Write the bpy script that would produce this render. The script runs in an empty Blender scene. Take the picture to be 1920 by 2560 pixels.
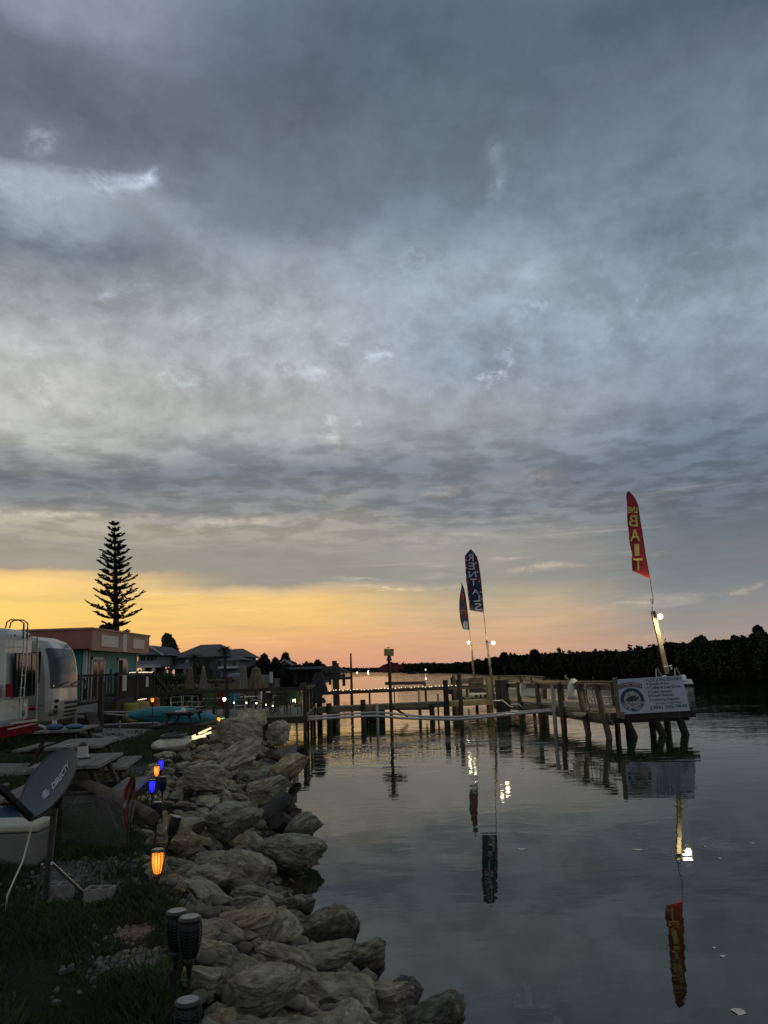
import bpy, math, random
import numpy as np
from mathutils import Vector, Matrix
random.seed(7); rng = np.random.default_rng(7)
RAD = math.radians
sc = bpy.context.scene
col = sc.collection
# ------------------------------------------------------------------ camera
PITCH, ROLL, FPX, EYE = RAD(11.52), RAD(1.9), 1923.0, 2.65
F_ = Vector((0, math.cos(PITCH), math.sin(PITCH)))
R0 = Vector((1, 0, 0)); U0 = Vector((0, -math.sin(PITCH), math.cos(PITCH)))
R_ = R0*math.cos(ROLL) - U0*math.sin(ROLL)
U_ = R0*math.sin(ROLL) + U0*math.cos(ROLL)
cd = bpy.data.cameras.new('camera'); cam = bpy.data.objects.new('camera', cd); col.objects.link(cam)
cd.sensor_fit = 'VERTICAL'; cd.angle = 2*math.atan(1280/FPX); cd.clip_end = 9000; cd.clip_start = 0.05
m3 = Matrix((R_, U_, -F_)).transposed()
cam.matrix_world = Matrix.Translation((0, 0, EYE)) @ m3.to_4x4()
sc.camera = cam
sc.view_settings.view_transform = 'Standard'; sc.view_settings.look = 'None'
sc.view_settings.gamma = 1; sc.view_settings.exposure = 0.0
sc.cycles.use_denoising = True
sc.cycles.sample_clamp_indirect = 2.5; sc.cycles.sample_clamp_direct = 7.0
sc.cycles.max_bounces = 6; sc.cycles.glossy_bounces = 3; sc.cycles.diffuse_bounces = 3

def ray(px, py): return F_*FPX + R_*(px-960) + U_*(1280-py)
def G(px, py, z=0.0):                       # point of a horizontal level
    d = ray(px, py); t = (z-EYE)/d.z
    return Vector((d.x*t, d.y*t, z))
def D(px, py, Y):                           # point at distance Y
    d = ray(px, py); t = Y/d.y
    return Vector((d.x*t, Y, EYE+d.z*t))
def W(px, py, A, B):                        # point on the upright plane through A, B
    d = ray(px, py); n = (B[1]-A[1], -(B[0]-A[0]))
    t = (n[0]*A[0]+n[1]*A[1])/(n[0]*d.x+n[1]*d.y)
    return Vector((d.x*t, d.y*t, EYE+d.z*t))
def azel(px, py):
    d = ray(px, py).normalized()
    return math.degrees(math.atan2(d.x, d.y)), math.degrees(math.asin(d.z))
def lin(c):
    r = [(v/255/12.92 if v/255 <= 0.04045 else ((v/255+0.055)/1.055)**2.4) for v in c]
    return (*r, 1.0)

# ------------------------------------------------------------------ node helper
class NT:
    def __init__(s, tree): s.t = tree; s.n = tree.nodes; s.l = tree.links
    def put(s, sock, v):
        if isinstance(v, bpy.types.NodeSocket): s.l.new(v, sock)
        elif v is not None: sock.default_value = v
    def math(s, op, a, b=None, c=None, clamp=False):
        n = s.n.new('ShaderNodeMath'); n.operation = op; n.use_clamp = clamp
        s.put(n.inputs[0], a); s.put(n.inputs[1], b); s.put(n.inputs[2], c); return n.outputs[0]
    def add(s, a, b): return s.math('ADD', a, b)
    def sub(s, a, b): return s.math('SUBTRACT', a, b)
    def mul(s, a, b): return s.math('MULTIPLY', a, b)
    def div(s, a, b): return s.math('DIVIDE', a, b)
    def sep(s, v):
        n = s.n.new('ShaderNodeSeparateXYZ'); s.l.new(v, n.inputs[0]); return n.outputs
    def comb(s, x, y, z=0.0):
        n = s.n.new('ShaderNodeCombineXYZ'); s.put(n.inputs[0], x); s.put(n.inputs[1], y); s.put(n.inputs[2], z); return n.outputs[0]
    def noise(s, vec, scale, detail=4, rough=0.55, dist=0.0, color=False):
        n = s.n.new('ShaderNodeTexNoise'); s.put(n.inputs['Vector'], vec)
        n.inputs['Scale'].default_value = scale; n.inputs['Detail'].default_value = detail
        n.inputs['Roughness'].default_value = rough; n.inputs['Distortion'].default_value = dist
        return n.outputs['Color' if color else 'Fac']
    def smooth(s, v, lo, hi, a=0.0, b=1.0):
        n = s.n.new('ShaderNodeMapRange'); n.interpolation_type = 'SMOOTHSTEP'
        s.put(n.inputs['Value'], v)
        n.inputs['From Min'].default_value = lo; n.inputs['From Max'].default_value = hi
        n.inputs['To Min'].default_value = a; n.inputs['To Max'].default_value = b
        return n.outputs['Result']
    def ramp(s, fac, stops, interp='LINEAR'):
        n = s.n.new('ShaderNodeValToRGB'); n.color_ramp.interpolation = interp; e = n.color_ramp.elements
        e[0].position, e[0].color = stops[0]; e[1].position, e[1].color = stops[-1]
        for p, c in stops[1:-1]:
            x = e.new(p); x.color = c
        s.put(n.inputs[0], fac); return n.outputs[0]
    def mix(s, f, a, b, mode='MIX'):
        n = s.n.new('ShaderNodeMix'); n.data_type = 'RGBA'; n.blend_type = mode
        s.put(n.inputs[0], f); s.put(n.inputs[6], a); s.put(n.inputs[7], b); return n.outputs[2]

# ------------------------------------------------------------------ world: dusk sky with clouds
wd = bpy.data.worlds.new('World'); sc.world = wd; wd.use_nodes = True
T = NT(wd.node_tree); T.n.clear()
SUN_AZ, SUN_EL = -34.0, 2.0
geo = T.n.new('ShaderNodeTexCoord'); dirv = geo.outputs['Generated']
dx, dy, dz = T.sep(dirv)[:3]
el = T.mul(T.math('ARCSINE', dz), 57.2958); az = T.mul(T.math('ARCTAN2', dx, dy), 57.2958)
zz = T.add(T.math('MAXIMUM', dz, 0.0), 0.10)
cp = T.comb(T.div(dx, zz), T.div(dy, zz), 0.0)                 # cloud deck seen in perspective
dirs = T.comb(dx, dy, T.mul(dz, 2.2))
nA = T.noise(cp, 0.62, 5, 0.55, 0.4); nB = T.noise(cp, 1.7, 7, 0.62, 0.5); nC = T.noise(dirs, 2.4, 4, 0.5, 0.3)
nD = T.noise(dirs, 9.0, 7, 0.6, 0.4)
warpA = T.smooth(el, 3.0, 30.0, 0.5, 6.5)
elw = T.add(el, T.add(T.mul(T.sub(nC, 0.5), warpA), T.mul(T.sub(nD, 0.5), T.smooth(el, 2.0, 20.0, 0.6, 4.0))))
elw = T.add(elw, T.mul(T.sub(nB, 0.5), T.smooth(el, 5.0, 14.0, 0.3, 2.0)))
azw = T.add(az, T.mul(T.sub(nA, 0.5), 9.0))
def col_ramp(px, rows):
    st = []
    for py, c in rows:
        st.append(((azel(px, py)[1]+6)/96.0, lin(c)))
    st.sort(key=lambda q: q[0])
    st = [(0.0, (0.02, 0.02, 0.02, 1)), (st[0][0]-0.02, st[0][1])] + st + [(min(0.99, st[-1][0]+0.25), lin((128, 135, 147)))]
    return T.ramp(T.math('DIVIDE', T.add(elw, 6.0), 96.0, clamp=True), st)
RL = col_ramp(60, [(1690,(243,178,116)),(1580,(251,203,112)),(1500,(254,215,122)),(1436,(250,208,136)),(1418,(160,154,140)),(1350,(158,155,145)),(1302,(172,166,150)),(1260,(130,133,135)),(1200,(106,113,121)),(1150,(125,130,132)),(1085,(160,162,158)),(950,(165,166,160)),(850,(158,163,163)),(750,(146,152,154)),(655,(125,132,140)),(585,(106,116,129)),(525,(140,152,163)),(455,(150,161,171)),(400,(108,117,130)),(250,(94,103,117)),(100,(105,113,127)),(10,(128,137,153))])
RM = col_ramp(650, [(1680,(216,156,128)),(1620,(234,174,126)),(1560,(245,196,124)),(1495,(249,205,130)),(1478,(222,192,146)),(1460,(152,149,140)),(1400,(152,149,140)),(1330,(164,157,145)),(1270,(133,135,136)),(1180,(108,116,126)),(1100,(138,143,147)),(1030,(155,159,158)),(930,(158,162,164)),(850,(148,156,163)),(760,(140,149,157)),(650,(132,142,152)),(560,(110,120,133)),(450,(104,114,127)),(300,(92,102,114)),(150,(88,99,113)),(0,(100,112,130))])
RC = col_ramp(1200, [(1665,(206,160,140)),(1610,(216,170,136)),(1560,(214,178,142)),(1500,(194,176,148)),(1450,(150,150,143)),(1400,(160,156,146)),(1340,(150,150,148)),(1270,(120,126,133)),(1180,(110,118,129)),(1100,(125,132,140)),(1000,(142,149,157)),(900,(132,143,156)),(800,(138,149,162)),(700,(140,151,163)),(620,(128,140,153)),(520,(114,126,140)),(400,(102,114,127)),(250,(91,103,116)),(100,(85,98,112)),(0,(82,96,111))])
RR = col_ramp(1750, [(1640,(182,153,142)),(1600,(168,150,141)),(1560,(152,147,143)),(1510,(140,141,142)),(1450,(122,129,135)),(1350,(110,118,128)),(1250,(104,114,126)),(1150,(99,110,124)),(1050,(110,121,136)),(950,(124,134,148)),(850,(123,134,148)),(750,(128,140,153)),(650,(116,129,142)),(550,(106,119,133)),(450,(112,125,139)),(300,(99,111,126)),(150,(91,102,117)),(0,(82,96,111))])
sky = T.mix(T.smooth(azw, azel(60,1300)[0]+2, azel(650,1300)[0]), RL, RM)
sky = T.mix(T.smooth(azw, azel(650,1300)[0]+2, azel(1200,1300)[0]), sky, RC)
sky = T.mix(T.smooth(azw, azel(1200,1300)[0]+1, azel(1750,1300)[0]), sky, RR)
absaz = T.math('ABSOLUTE', T.add(az, 12.0))
back = T.ramp(T.math('DIVIDE', T.add(elw, 6.0), 96.0, clamp=True), [(0.0,(0.02,0.02,0.02,1)),(0.06,lin((152,152,156))),(0.2,lin((152,156,163))),(0.5,lin((140,147,157))),(1.0,lin((128,135,147)))])  # unseen sky behind the camera, brightened to light the foreground
sky = T.mix(T.smooth(absaz, 48, 110), sky, back)
# mottling of the cloud deck
cp2 = T.comb(T.div(dx, T.add(zz, -0.05)), T.div(dy, T.add(zz, -0.05)), 0.0)
wob = T.noise(dirs, 5.0, 4, 0.55, 0.0, color=True)
vm = T.n.new('ShaderNodeVectorMath'); vm.operation = 'MULTIPLY_ADD'; T.l.new(wob, vm.inputs[0]); vm.inputs[1].default_value = (0.035, 0.035, 0.05); T.l.new(T.comb(dx, dy, T.mul(dz, 1.35)), vm.inputs[2]); dw = vm.outputs[0]
def puff(vec, sc_, lo, hi, rough=0.6): return T.sub(T.smooth(T.noise(vec, sc_, 9, rough, 0.0), lo, hi), 0.5)
low = T.smooth(el, 24.0, 15.0); hig = T.smooth(el, 12.0, 22.0)
bandm = T.mul(T.smooth(el, 7.5, 11.5), T.smooth(el, 20.0, 15.0))
mot = T.mul(puff(cp2, 1.5, 0.36, 0.64), T.mul(low, 0.09))
mot = T.add(mot, T.mul(puff(cp2, 4.4, 0.40, 0.60), T.mul(bandm, 0.34)))
mot = T.add(mot, T.mul(puff(dw, 5.0, 0.36, 0.64), T.mul(hig, 0.20)))
mot = T.add(mot, T.mul(puff(dw, 15.0, 0.38, 0.62, 0.64), T.add(T.mul(T.mul(hig, T.smooth(el, 36.0, 26.0, 0.45, 1.0)), 0.19), 0.02)))
mot = T.add(mot, T.mul(puff(dw, 42.0, 0.38, 0.62, 0.64), T.mul(T.mul(hig, T.smooth(el, 34.0, 24.0, 0.3, 1.0)), 0.11)))
mot = T.mul(mot, T.smooth(el, 1.0, 9.0, 0.35, 1.0))
sky = T.mix(1.0, sky, T.comb(T.add(1.0, mot), T.add(1.0, mot), T.add(1.0, mot)), 'MULTIPLY')
# thin lit streaks and wisps
stre = T.noise(T.comb(T.mul(dx, 2.2), T.mul(dy, 2.2), T.mul(dz, 26.0)), 2.6, 6, 0.6, 0.6)
def gauss(px, py, sx, sy, rot=0.0):
    a0, e0 = azel(px, py)
    k = 0.0298
    w = T.mul(T.sub(nD, 0.5), 2.6)
    u = T.add(T.sub(az, a0), w); v = T.add(T.sub(el, e0), T.mul(T.sub(nB, 0.5), 2.0))
    c, s_ = math.cos(RAD(rot)), math.sin(RAD(rot))
    uu = T.add(T.mul(u, c), T.mul(v, s_)); vv = T.sub(T.mul(v, c), T.mul(u, s_))
    q = T.add(T.math('POWER', T.math('ABSOLUTE', T.div(uu, sx*k)), 2.0), T.math('POWER', T.math('ABSOLUTE', T.div(vv, sy*k)), 2.0))
    return T.math('EXPONENT', T.mul(q, -1.0))
wisp = 0.0
acc = None
for (px, py, sx, sy, rot, a) in [(225,465,150,22,10,.16),(370,450,34,16,25,.20),(110,360,40,34,0,.14),(60,490,110,40,0,.05),
    (1232,385,18,30,0,.08),(1250,468,18,38,-15,.08),(270,735,40,12,10,.12),(650,810,50,22,15,.14),(330,700,80,30,0,.05),(740,930,90,26,0,.13),
    (800,925,30,10,0,.14),(90,875,30,14,0,.14),(600,880,60,30,0,.06),(470,790,30,16,0,.10),(1040,640,60,26,0,.08),(1300,690,90,20,0,.04),
    (250,1022,160,22,0,.05),(1340,1200,60,24,0,.08),(1130,1230,130,22,0,.05),(560,1300,260,10,0,.12),(100,1285,150,7,0,.14),(1370,1425,90,7,2,.22),
    (1270,1395,50,6,0,.10),(1760,1490,180,5,3,.12),(1680,1505,110,4,0,.07),(1100,1345,120,10,0,.07),(820,1250,60,10,0,.08),(1000,1470,120,5,0,.20),(900,1450,60,4,0,.16)]:
    g = T.mul(gauss(px, py, sx, sy, rot), a)
    acc = g if acc is None else T.add(acc, g)
ridge = T.math('ABSOLUTE', T.sub(T.noise(dw, 10.0, 8, 0.68, 0.2), 0.5))
fil = T.add(T.smooth(ridge, 0.09, 0.0, 0.25, 1.1), T.mul(T.smooth(T.noise(dw, 24.0, 7, 0.65, 0.2), 0.48, 0.66), 1.0))
acc = T.mul(acc, fil)
spk = T.smooth(T.noise(dw, 13.0, 8, 0.68, 0.2), 0.57, 0.74)
acc = T.add(acc, T.mul(T.mul(spk, T.smooth(nA, 0.45, 0.6, 0.3, 1.2)), T.mul(T.smooth(el, 14.0, 20.0), T.smooth(el, 34.0, 24.0, 0.0, 0.34))))
st2 = T.mul(T.mul(T.smooth(stre, 0.56, 0.72), T.smooth(el, 15.0, 8.0)), T.smooth(el, 0.5, 3.5, 0.3, 1.0))
acc = T.add(acc, T.mul(st2, 0.10))
warm = T.mix(T.smooth(el, 13.0, 22.0), lin((255, 228, 190)), lin((225, 238, 255)))
lit = T.mix(acc, (0, 0, 0, 1), warm)
sky = T.mix(1.0, sky, lit, 'ADD')
# grey bars in the yellow band
bars = T.mul(T.mul(T.smooth(stre, 0.50, 0.36), T.smooth(el, 9.5, 5.0)), T.smooth(el, 0.2, 2.0, 0.2, 1.0))
sky = T.mix(T.mul(bars, 0.18), sky, lin((165, 140, 118)))
ns = T.n.new('ShaderNodeTexSky'); ns.sky_type = 'NISHITA'; ns.sun_disc = False
ns.sun_elevation = RAD(SUN_EL); ns.sun_rotation = RAD(SUN_AZ)
gain = T.mul(T.smooth(el, 9.0, 17.0, 1.02, 1.30), T.smooth(el, 27.0, 37.0, 1.0, 0.90))
sky = T.mix(1.0, sky, T.comb(T.mul(gain, 1.01), T.mul(gain, 1.01), T.mul(gain, 1.01)), 'MULTIPLY')
nsc = T.mix(1.0, ns.outputs[0], (0.05, 0.05, 0.05, 1), 'MULTIPLY')
sky = T.mix(0.06, sky, nsc)
bg = T.n.new('ShaderNodeBackground'); wo = T.n.new('ShaderNodeOutputWorld')
T.l.new(sky, bg.inputs[0]); bg.inputs[1].default_value = 1.0; T.l.new(bg.outputs[0], wo.inputs[0])
# sun just above the horizon behind cloud
sl = bpy.data.lights.new('sun', 'SUN'); sl.energy = 0.12; sl.angle = RAD(12); sl.color = (1, 0.72, 0.42)
so = bpy.data.objects.new('sun', sl); col.objects.link(so)
sd = Vector((math.sin(RAD(SUN_AZ))*math.cos(RAD(SUN_EL)), math.cos(RAD(SUN_AZ))*math.cos(RAD(SUN_EL)), math.sin(RAD(SUN_EL))))
so.rotation_euler = sd.to_track_quat('Z', 'Y').to_euler()

# ------------------------------------------------------------------ materials
def mat(name, c, rough=0.75, metal=0.0, var=0.3, vs=3.0, bump=0.15, bs=25.0, stretch=None, emit=None, es=1.0, spec=0.4, coat=0.0):
    m = bpy.data.materials.new(name); m.use_nodes = True; N = NT(m.node_tree)
    p = N.n['Principled BSDF']; tc = N.n.new('ShaderNodeTexCoord').outputs['Object']
    if stretch:
        mp = N.n.new('ShaderNodeMapping'); N.l.new(tc, mp.inputs[0]); mp.inputs['Scale'].default_value = stretch; tc = mp.outputs[0]
    n1 = N.noise(tc, vs, 5, 0.6, 0.3)
    c0 = tuple(max(0, v*(1-var)) for v in c[:3])+(1,); c1 = tuple(min(1, v*(1+var)) for v in c[:3])+(1,)
    N.l.new(N.ramp(n1, [(0.3, c0), (0.7, c1)]), p.inputs['Base Color'])
    p.inputs['Roughness'].default_value = rough; p.inputs['Metallic'].default_value = metal
    p.inputs['Specular IOR Level'].default_value = spec; p.inputs['Coat Weight'].default_value = coat
    if bump:
        b = N.n.new('ShaderNodeBump'); b.inputs['Strength'].default_value = bump; b.inputs['Distance'].default_value = 0.02
        N.l.new(N.noise(tc, bs, 5, 0.6), b.inputs['Height']); N.l.new(b.outputs[0], p.inputs['Normal'])
    if emit:
        p.inputs['Emission Color'].default_value = (*emit, 1); p.inputs['Emission Strength'].default_value = es
    return m
M = {}
M['wood'] = mat('weathered_wood', (0.115, 0.092, 0.06), 0.85, var=0.45, vs=2.0, stretch=(1, 1, 1), bump=0.5, bs=18)
M['wood_dark'] = mat('dark_wood', (0.035, 0.028, 0.022), 0.85, var=0.4, bump=0.4)
M['pile'] = mat('pile_wood', (0.062, 0.052, 0.033), 0.9, var=0.5, vs=4, stretch=(1, 1, .25), bump=0.7, bs=14)
M['pile_dark'] = mat('dark_pile_wood', (0.022, 0.019, 0.015), 0.8, var=0.5, vs=4, stretch=(1, 1, .25), bump=0.7, bs=14)  # darker tone of the pile wood
M['picnic'] = mat('grey_picnic_wood', (0.125, 0.12, 0.105), 0.8, var=0.35, vs=3, stretch=(4, .4, 1), bump=0.4, bs=12)
M['pvc'] = mat('white_pvc', (0.33, 0.33, 0.30), 0.5, var=0.15)
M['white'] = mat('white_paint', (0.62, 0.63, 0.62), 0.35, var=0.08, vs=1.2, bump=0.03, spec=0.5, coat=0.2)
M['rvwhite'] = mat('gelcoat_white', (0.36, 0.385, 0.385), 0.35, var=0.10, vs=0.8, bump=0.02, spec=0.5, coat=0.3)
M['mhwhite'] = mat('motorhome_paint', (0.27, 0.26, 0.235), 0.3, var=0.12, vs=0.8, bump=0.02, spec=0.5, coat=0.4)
M['red'] = mat('dark_red_paint', (0.16, 0.010, 0.014), 0.85, var=0.2, spec=0.05)
M['black'] = mat('black_plastic', (0.012, 0.012, 0.013), 0.45, var=0.3, bump=0.1)
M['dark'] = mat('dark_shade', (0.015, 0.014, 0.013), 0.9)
M['metal'] = mat('galvanised_metal', (0.32, 0.33, 0.33), 0.35, 0.8, var=0.25, bump=0.1)
M['alu'] = mat('dull_aluminium', (0.35, 0.35, 0.35), 0.4, 0.7, var=0.15)
M['glass'] = mat('dark_glass', (0.006, 0.008, 0.008), 0.05, var=0.1, bump=0, spec=.5)
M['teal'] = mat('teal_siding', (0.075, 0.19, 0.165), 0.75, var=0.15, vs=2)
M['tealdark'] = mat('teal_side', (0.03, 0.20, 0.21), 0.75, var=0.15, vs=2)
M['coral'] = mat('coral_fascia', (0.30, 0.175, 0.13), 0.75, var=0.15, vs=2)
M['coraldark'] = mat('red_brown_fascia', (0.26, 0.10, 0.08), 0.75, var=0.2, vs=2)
M['trim'] = mat('white_trim', (0.36, 0.37, 0.35), 0.6, var=0.1)
M['lattice'] = mat('cream_panel', (0.50, 0.44, 0.38), 0.7, var=0.35, vs=14, bump=0.4, bs=40)
M['kayak'] = mat('teal_kayak', (0.028, 0.19, 0.23), 0.35, var=0.15, vs=1.5, bump=0.03)
M['kayakdark'] = mat('kayak_seam', (0.01, 0.05, 0.06), 0.5)
M['cream'] = mat('cream_hull', (0.30, 0.28, 0.20), 0.35, var=0.35, vs=5)
M['canvas'] = mat('tan_canvas', (0.15, 0.13, 0.10), 0.95, var=0.35, vs=4, bump=0.4)
M['canvas2'] = mat('brown_canvas', (0.12, 0.09, 0.05), 0.95, var=0.35, vs=4, bump=0.4)
M['concrete'] = mat('concrete', (0.13, 0.122, 0.108), 0.9, var=0.25, vs=3, bump=0.4, bs=30)
M['block'] = mat('cinder_block', (0.20, 0.20, 0.19), 0.95, var=0.25, vs=12, bump=0.8, bs=60)
M['dish'] = mat('dish_grey', (0.06, 0.075, 0.09), 0.55, var=0.12, vs=5)
M['decal'] = mat('pale_decal', (0.42, 0.42, 0.52), 0.6, var=0.1)
M['coolerlid'] = mat('cream_lid', (0.33, 0.32, 0.24), 0.6, var=0.12)
M['coolerbody'] = mat('grey_cooler', (0.13, 0.13, 0.115), 0.6, var=0.15)
M['blue'] = mat('blue_tarp', (0.03, 0.07, 0.14), 0.5, var=0.4, vs=6, bump=0.5)
M['yellow'] = mat('yellow_paint', (0.62, 0.58, 0.10), 0.5, var=0.1)
M['yellowdull'] = mat('dull_yellow', (0.25, 0.23, 0.06), 0.6, var=0.2)
M['orange'] = mat('orange_fabric', (0.30, 0.08, 0.03), 0.8, var=0.4, vs=5)
M['green'] = mat('green_chair', (0.035, 0.085, 0.03), 0.5, var=0.2)
M['cloth'] = mat('pale_cloth', (0.55, 0.53, 0.44), 0.9, var=0.2, vs=6, bump=0.5)
M['clothred'] = mat('faded_red_cloth', (0.22, 0.08, 0.06), 0.9, var=0.5, vs=9, bump=0.5)
M['clothgrey'] = mat('grey_cloth', (0.20, 0.17, 0.17), 0.9, var=0.45, vs=9, bump=0.5)
M['flagred'] = mat('red_flag_cloth', (0.30, 0.022, 0.03), 0.9, var=0.2, vs=3, bump=0.2)
M['flagblue'] = mat('navy_flag_cloth', (0.025, 0.032, 0.075), 0.9, var=0.2, vs=3, bump=0.2)
M['flagice'] = mat('teal_navy_flag_cloth', (0.03, 0.07, 0.10), 0.9, var=0.3, vs=3, bump=0.2)
M['fyellow'] = mat('flag_yellow', (0.50, 0.44, 0.13), 0.9, var=0.1)
M['fwhite'] = mat('flag_white', (0.42, 0.41, 0.45), 0.9, var=0.1)
M['fred'] = mat('flag_letter_red', (0.30, 0.06, 0.05), 0.9, var=0.1)
M['fdarkred'] = mat('flag_maroon', (0.22, 0.03, 0.06), 0.9, var=0.2)
M['signwhite'] = mat('sign_white', (0.34, 0.38, 0.44), 0.45, var=0.07, vs=2, bump=0.03)
M['signtext'] = mat('sign_black', (0.02, 0.03, 0.04), 0.6, var=0.1)
M['signgreen'] = mat('sign_green', (0.01, 0.10, 0.09), 0.6, var=0.1)
M['signnavy'] = mat('sign_navy', (0.012, 0.04, 0.06), 0.6, var=0.1)
M['signbrown'] = mat('sign_brown', (0.13, 0.05, 0.04), 0.6, var=0.3, vs=8)
M['signtan'] = mat('sign_tan', (0.28, 0.27, 0.25), 0.6, var=0.5, vs=10)
M['fishred'] = mat('red_fish_paint', (0.11, 0.012, 0.022), 0.7, var=0.3)
M['fishdark'] = mat('dark_fish_paint', (0.02, 0.022, 0.025), 0.7, var=0.5, vs=12)
M['pinewood'] = mat('pine_bark', (0.03, 0.024, 0.018), 0.95)
M['pine'] = mat('pine_needles', (0.018, 0.024, 0.014), 0.9, var=0.4)
M['leaf'] = mat('tree_leaves', (0.035, 0.045, 0.020), 0.9, var=0.6, vs=0.8, bump=0)
M['leafdark'] = mat('mangrove_leaves', (0.013, 0.017, 0.009), 0.95, var=0.7, vs=0.25, bump=0)
M['palm'] = mat('palm_fronds', (0.022, 0.028, 0.014), 0.9, var=0.4)
M['hedge'] = mat('hedge_leaves', (0.032, 0.045, 0.014), 0.9, var=0.6, vs=1.5, bump=0)
M['housewhite'] = mat('house_siding', (0.15, 0.16, 0.165), 0.8, var=0.1)
M['housegrey'] = mat('house_blue_grey', (0.07, 0.09, 0.095), 0.8, var=0.12)
M['roof'] = mat('shingle_roof', (0.065, 0.065, 0.065), 0.9, var=0.25, vs=6, bump=0.5, bs=20)
M['rubble'] = mat('shore_rubble', (0.12, 0.11, 0.08), 0.95, var=0.6, vs=6, bump=1.0, bs=12)
M['rope'] = mat('white_rope', (0.7, 0.68, 0.6), 0.8, var=0.1)
def em(name, c, s): return mat(name, (0.3, 0.3, 0.3), 0.5, var=0, bump=0, emit=c, es=s)
M['flood'] = em('flood_glow', (1.0, 0.93, 0.70), 9)
M['bulb'] = em('string_bulb', (1.0, 0.86, 0.55), 7)
M['farbulb'] = em('far_lamp', (1.0, 0.85, 0.5), 9)
M['flame'] = em('torch_flame', (1.0, 0.24, 0.012), 2.2)
M['flameblue'] = em('torch_blue', (0.02, 0.02, 1.0), 1.6)
M['flamegreen'] = em('torch_green', (0.1, 1.0, 0.2), 1.6)
M['glowwarm'] = em('warm_added_glow', (1.0, 0.80, 0.42), 1.2)
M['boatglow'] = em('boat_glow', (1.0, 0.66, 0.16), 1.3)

def rock_mat():
    m = bpy.data.materials.new('boulder_stone'); m.use_nodes = True; N = NT(m.node_tree); p = N.n['Principled BSDF']
    tc = N.n.new('ShaderNodeTexCoord').outputs['Object']; oi = N.n.new('ShaderNodeObjectInfo')
    off = N.n.new('ShaderNodeVectorMath'); off.operation = 'ADD'; N.l.new(tc, off.inputs[0])
    N.l.new(N.comb(N.mul(oi.outputs['Random'], 50.0), N.mul(oi.outputs['Random'], 31.0), 0.0), off.inputs[1]); v = off.outputs[0]
    mp = N.n.new('ShaderNodeMapping'); N.l.new(v, mp.inputs[0]); mp.inputs['Scale'].default_value = (1, 1, 1.9)
    a = N.noise(v, 2.2, 6, 0.65, 0.6); b = N.noise(mp.outputs[0], 4.0, 7, 0.7, 0.8); c = N.noise(v, 22, 6, 0.7)
    base = N.ramp(a, [(0.28, (0.11, 0.092, 0.058, 1)), (0.44, (0.27, 0.245, 0.175, 1)), (0.58, (0.44, 0.42, 0.325, 1)), (0.76, (0.60, 0.59, 0.49, 1))])
    tint = N.ramp(oi.outputs['Random'], [(0.0, (0.98, 0.78, 0.58, 1)), (0.15, (1.0, 0.92, 0.76, 1)), (0.4, (0.70, 0.70, 0.63, 1)), (0.7, (1.12, 1.10, 0.96, 1)), (1.0, (0.60, 0.62, 0.58, 1))])
    base = N.mix(1.0, base, tint, 'MULTIPLY')
    cr = N.smooth(b, 0.46, 0.33); base = N.mix(N.mul(cr, 0.7), base, (0.06, 0.05, 0.032, 1))
    base = N.mix(N.mul(N.smooth(c, 0.5, 0.75), 0.45), base, (0.42, 0.40, 0.35, 1))
    pos = N.n.new('ShaderNodeNewGeometry').outputs['Position']; z = N.sep(pos)[2]
    wet = N.smooth(N.add(z, N.mul(N.sub(a, 0.5), 0.5)), 0.52, 0.22)
    base = N.mix(N.mul(wet, 0.85), base, (0.022, 0.022, 0.014, 1))
    N.l.new(base, p.inputs['Base Color']); N.l.new(N.smooth(wet, 0, 1, 0.9, 0.45), p.inputs['Roughness'])
    h = N.add(N.mul(b, 0.7), N.add(N.mul(c, 0.22), N.mul(N.noise(v, 7, 8, 0.7, 0.5), 0.7)))
    bp = N.n.new('ShaderNodeBump'); bp.inputs['Strength'].default_value = 1.0; bp.inputs['Distance'].default_value = 0.055
    N.l.new(h, bp.inputs['Height']); N.l.new(bp.outputs[0], p.inputs['Normal']); return m
M['rock'] = rock_mat()

def water_mat():
    m = bpy.data.materials.new('river_water'); m.use_nodes = True; N = NT(m.node_tree); p = N.n['Principled BSDF']
    p.inputs['Base Color'].default_value = (0.0065, 0.0150, 0.0055, 1); p.inputs['Roughness'].default_value = 0.01
    p.inputs['IOR'].default_value = 1.37; p.inputs['Specular IOR Level'].default_value = 0.45; p.inputs['Specular Tint'].default_value = (0.92, 1.0, 0.80, 1)
    pos = N.n.new('ShaderNodeNewGeometry').outputs['Position']; x, y, z = N.sep(pos)[:3]
    wv = N.comb(N.mul(x, 0.55), y, 0.0)
    big = N.noise(wv, 0.9, 3, 0.5, 0.5); mid = N.noise(wv, 3.2, 3, 0.5, 0.4); sm = N.noise(wv, 11.0, 2, 0.5)
    patch = N.noise(N.comb(N.mul(x, 0.06), N.mul(y, 0.16), 0.0), 1.0, 3, 0.55)
    pm = N.smooth(patch, 0.46, 0.62)
    far = N.smooth(y, 12.0, 34.0)
    far2 = N.smooth(y, 38.0, 80.0)
    rip = N.add(N.add(0.10, N.mul(far2, 1.6)), N.add(N.mul(far, 0.40), N.mul(N.mul(pm, far), 1.3)))
    h = N.add(N.mul(big, N.add(0.0045, N.mul(far, 0.014))), N.add(N.mul(mid, N.mul(rip, 0.0085)), N.mul(sm, N.mul(rip, 0.0010))))
    bp = N.n.new('ShaderNodeBump'); bp.inputs['Strength'].default_value = 1.0; bp.inputs['Distance'].default_value = 1.0
    N.l.new(h, bp.inputs['Height']); N.l.new(bp.outputs[0], p.inputs['Normal']); return m
M['water'] = water_mat()

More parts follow.
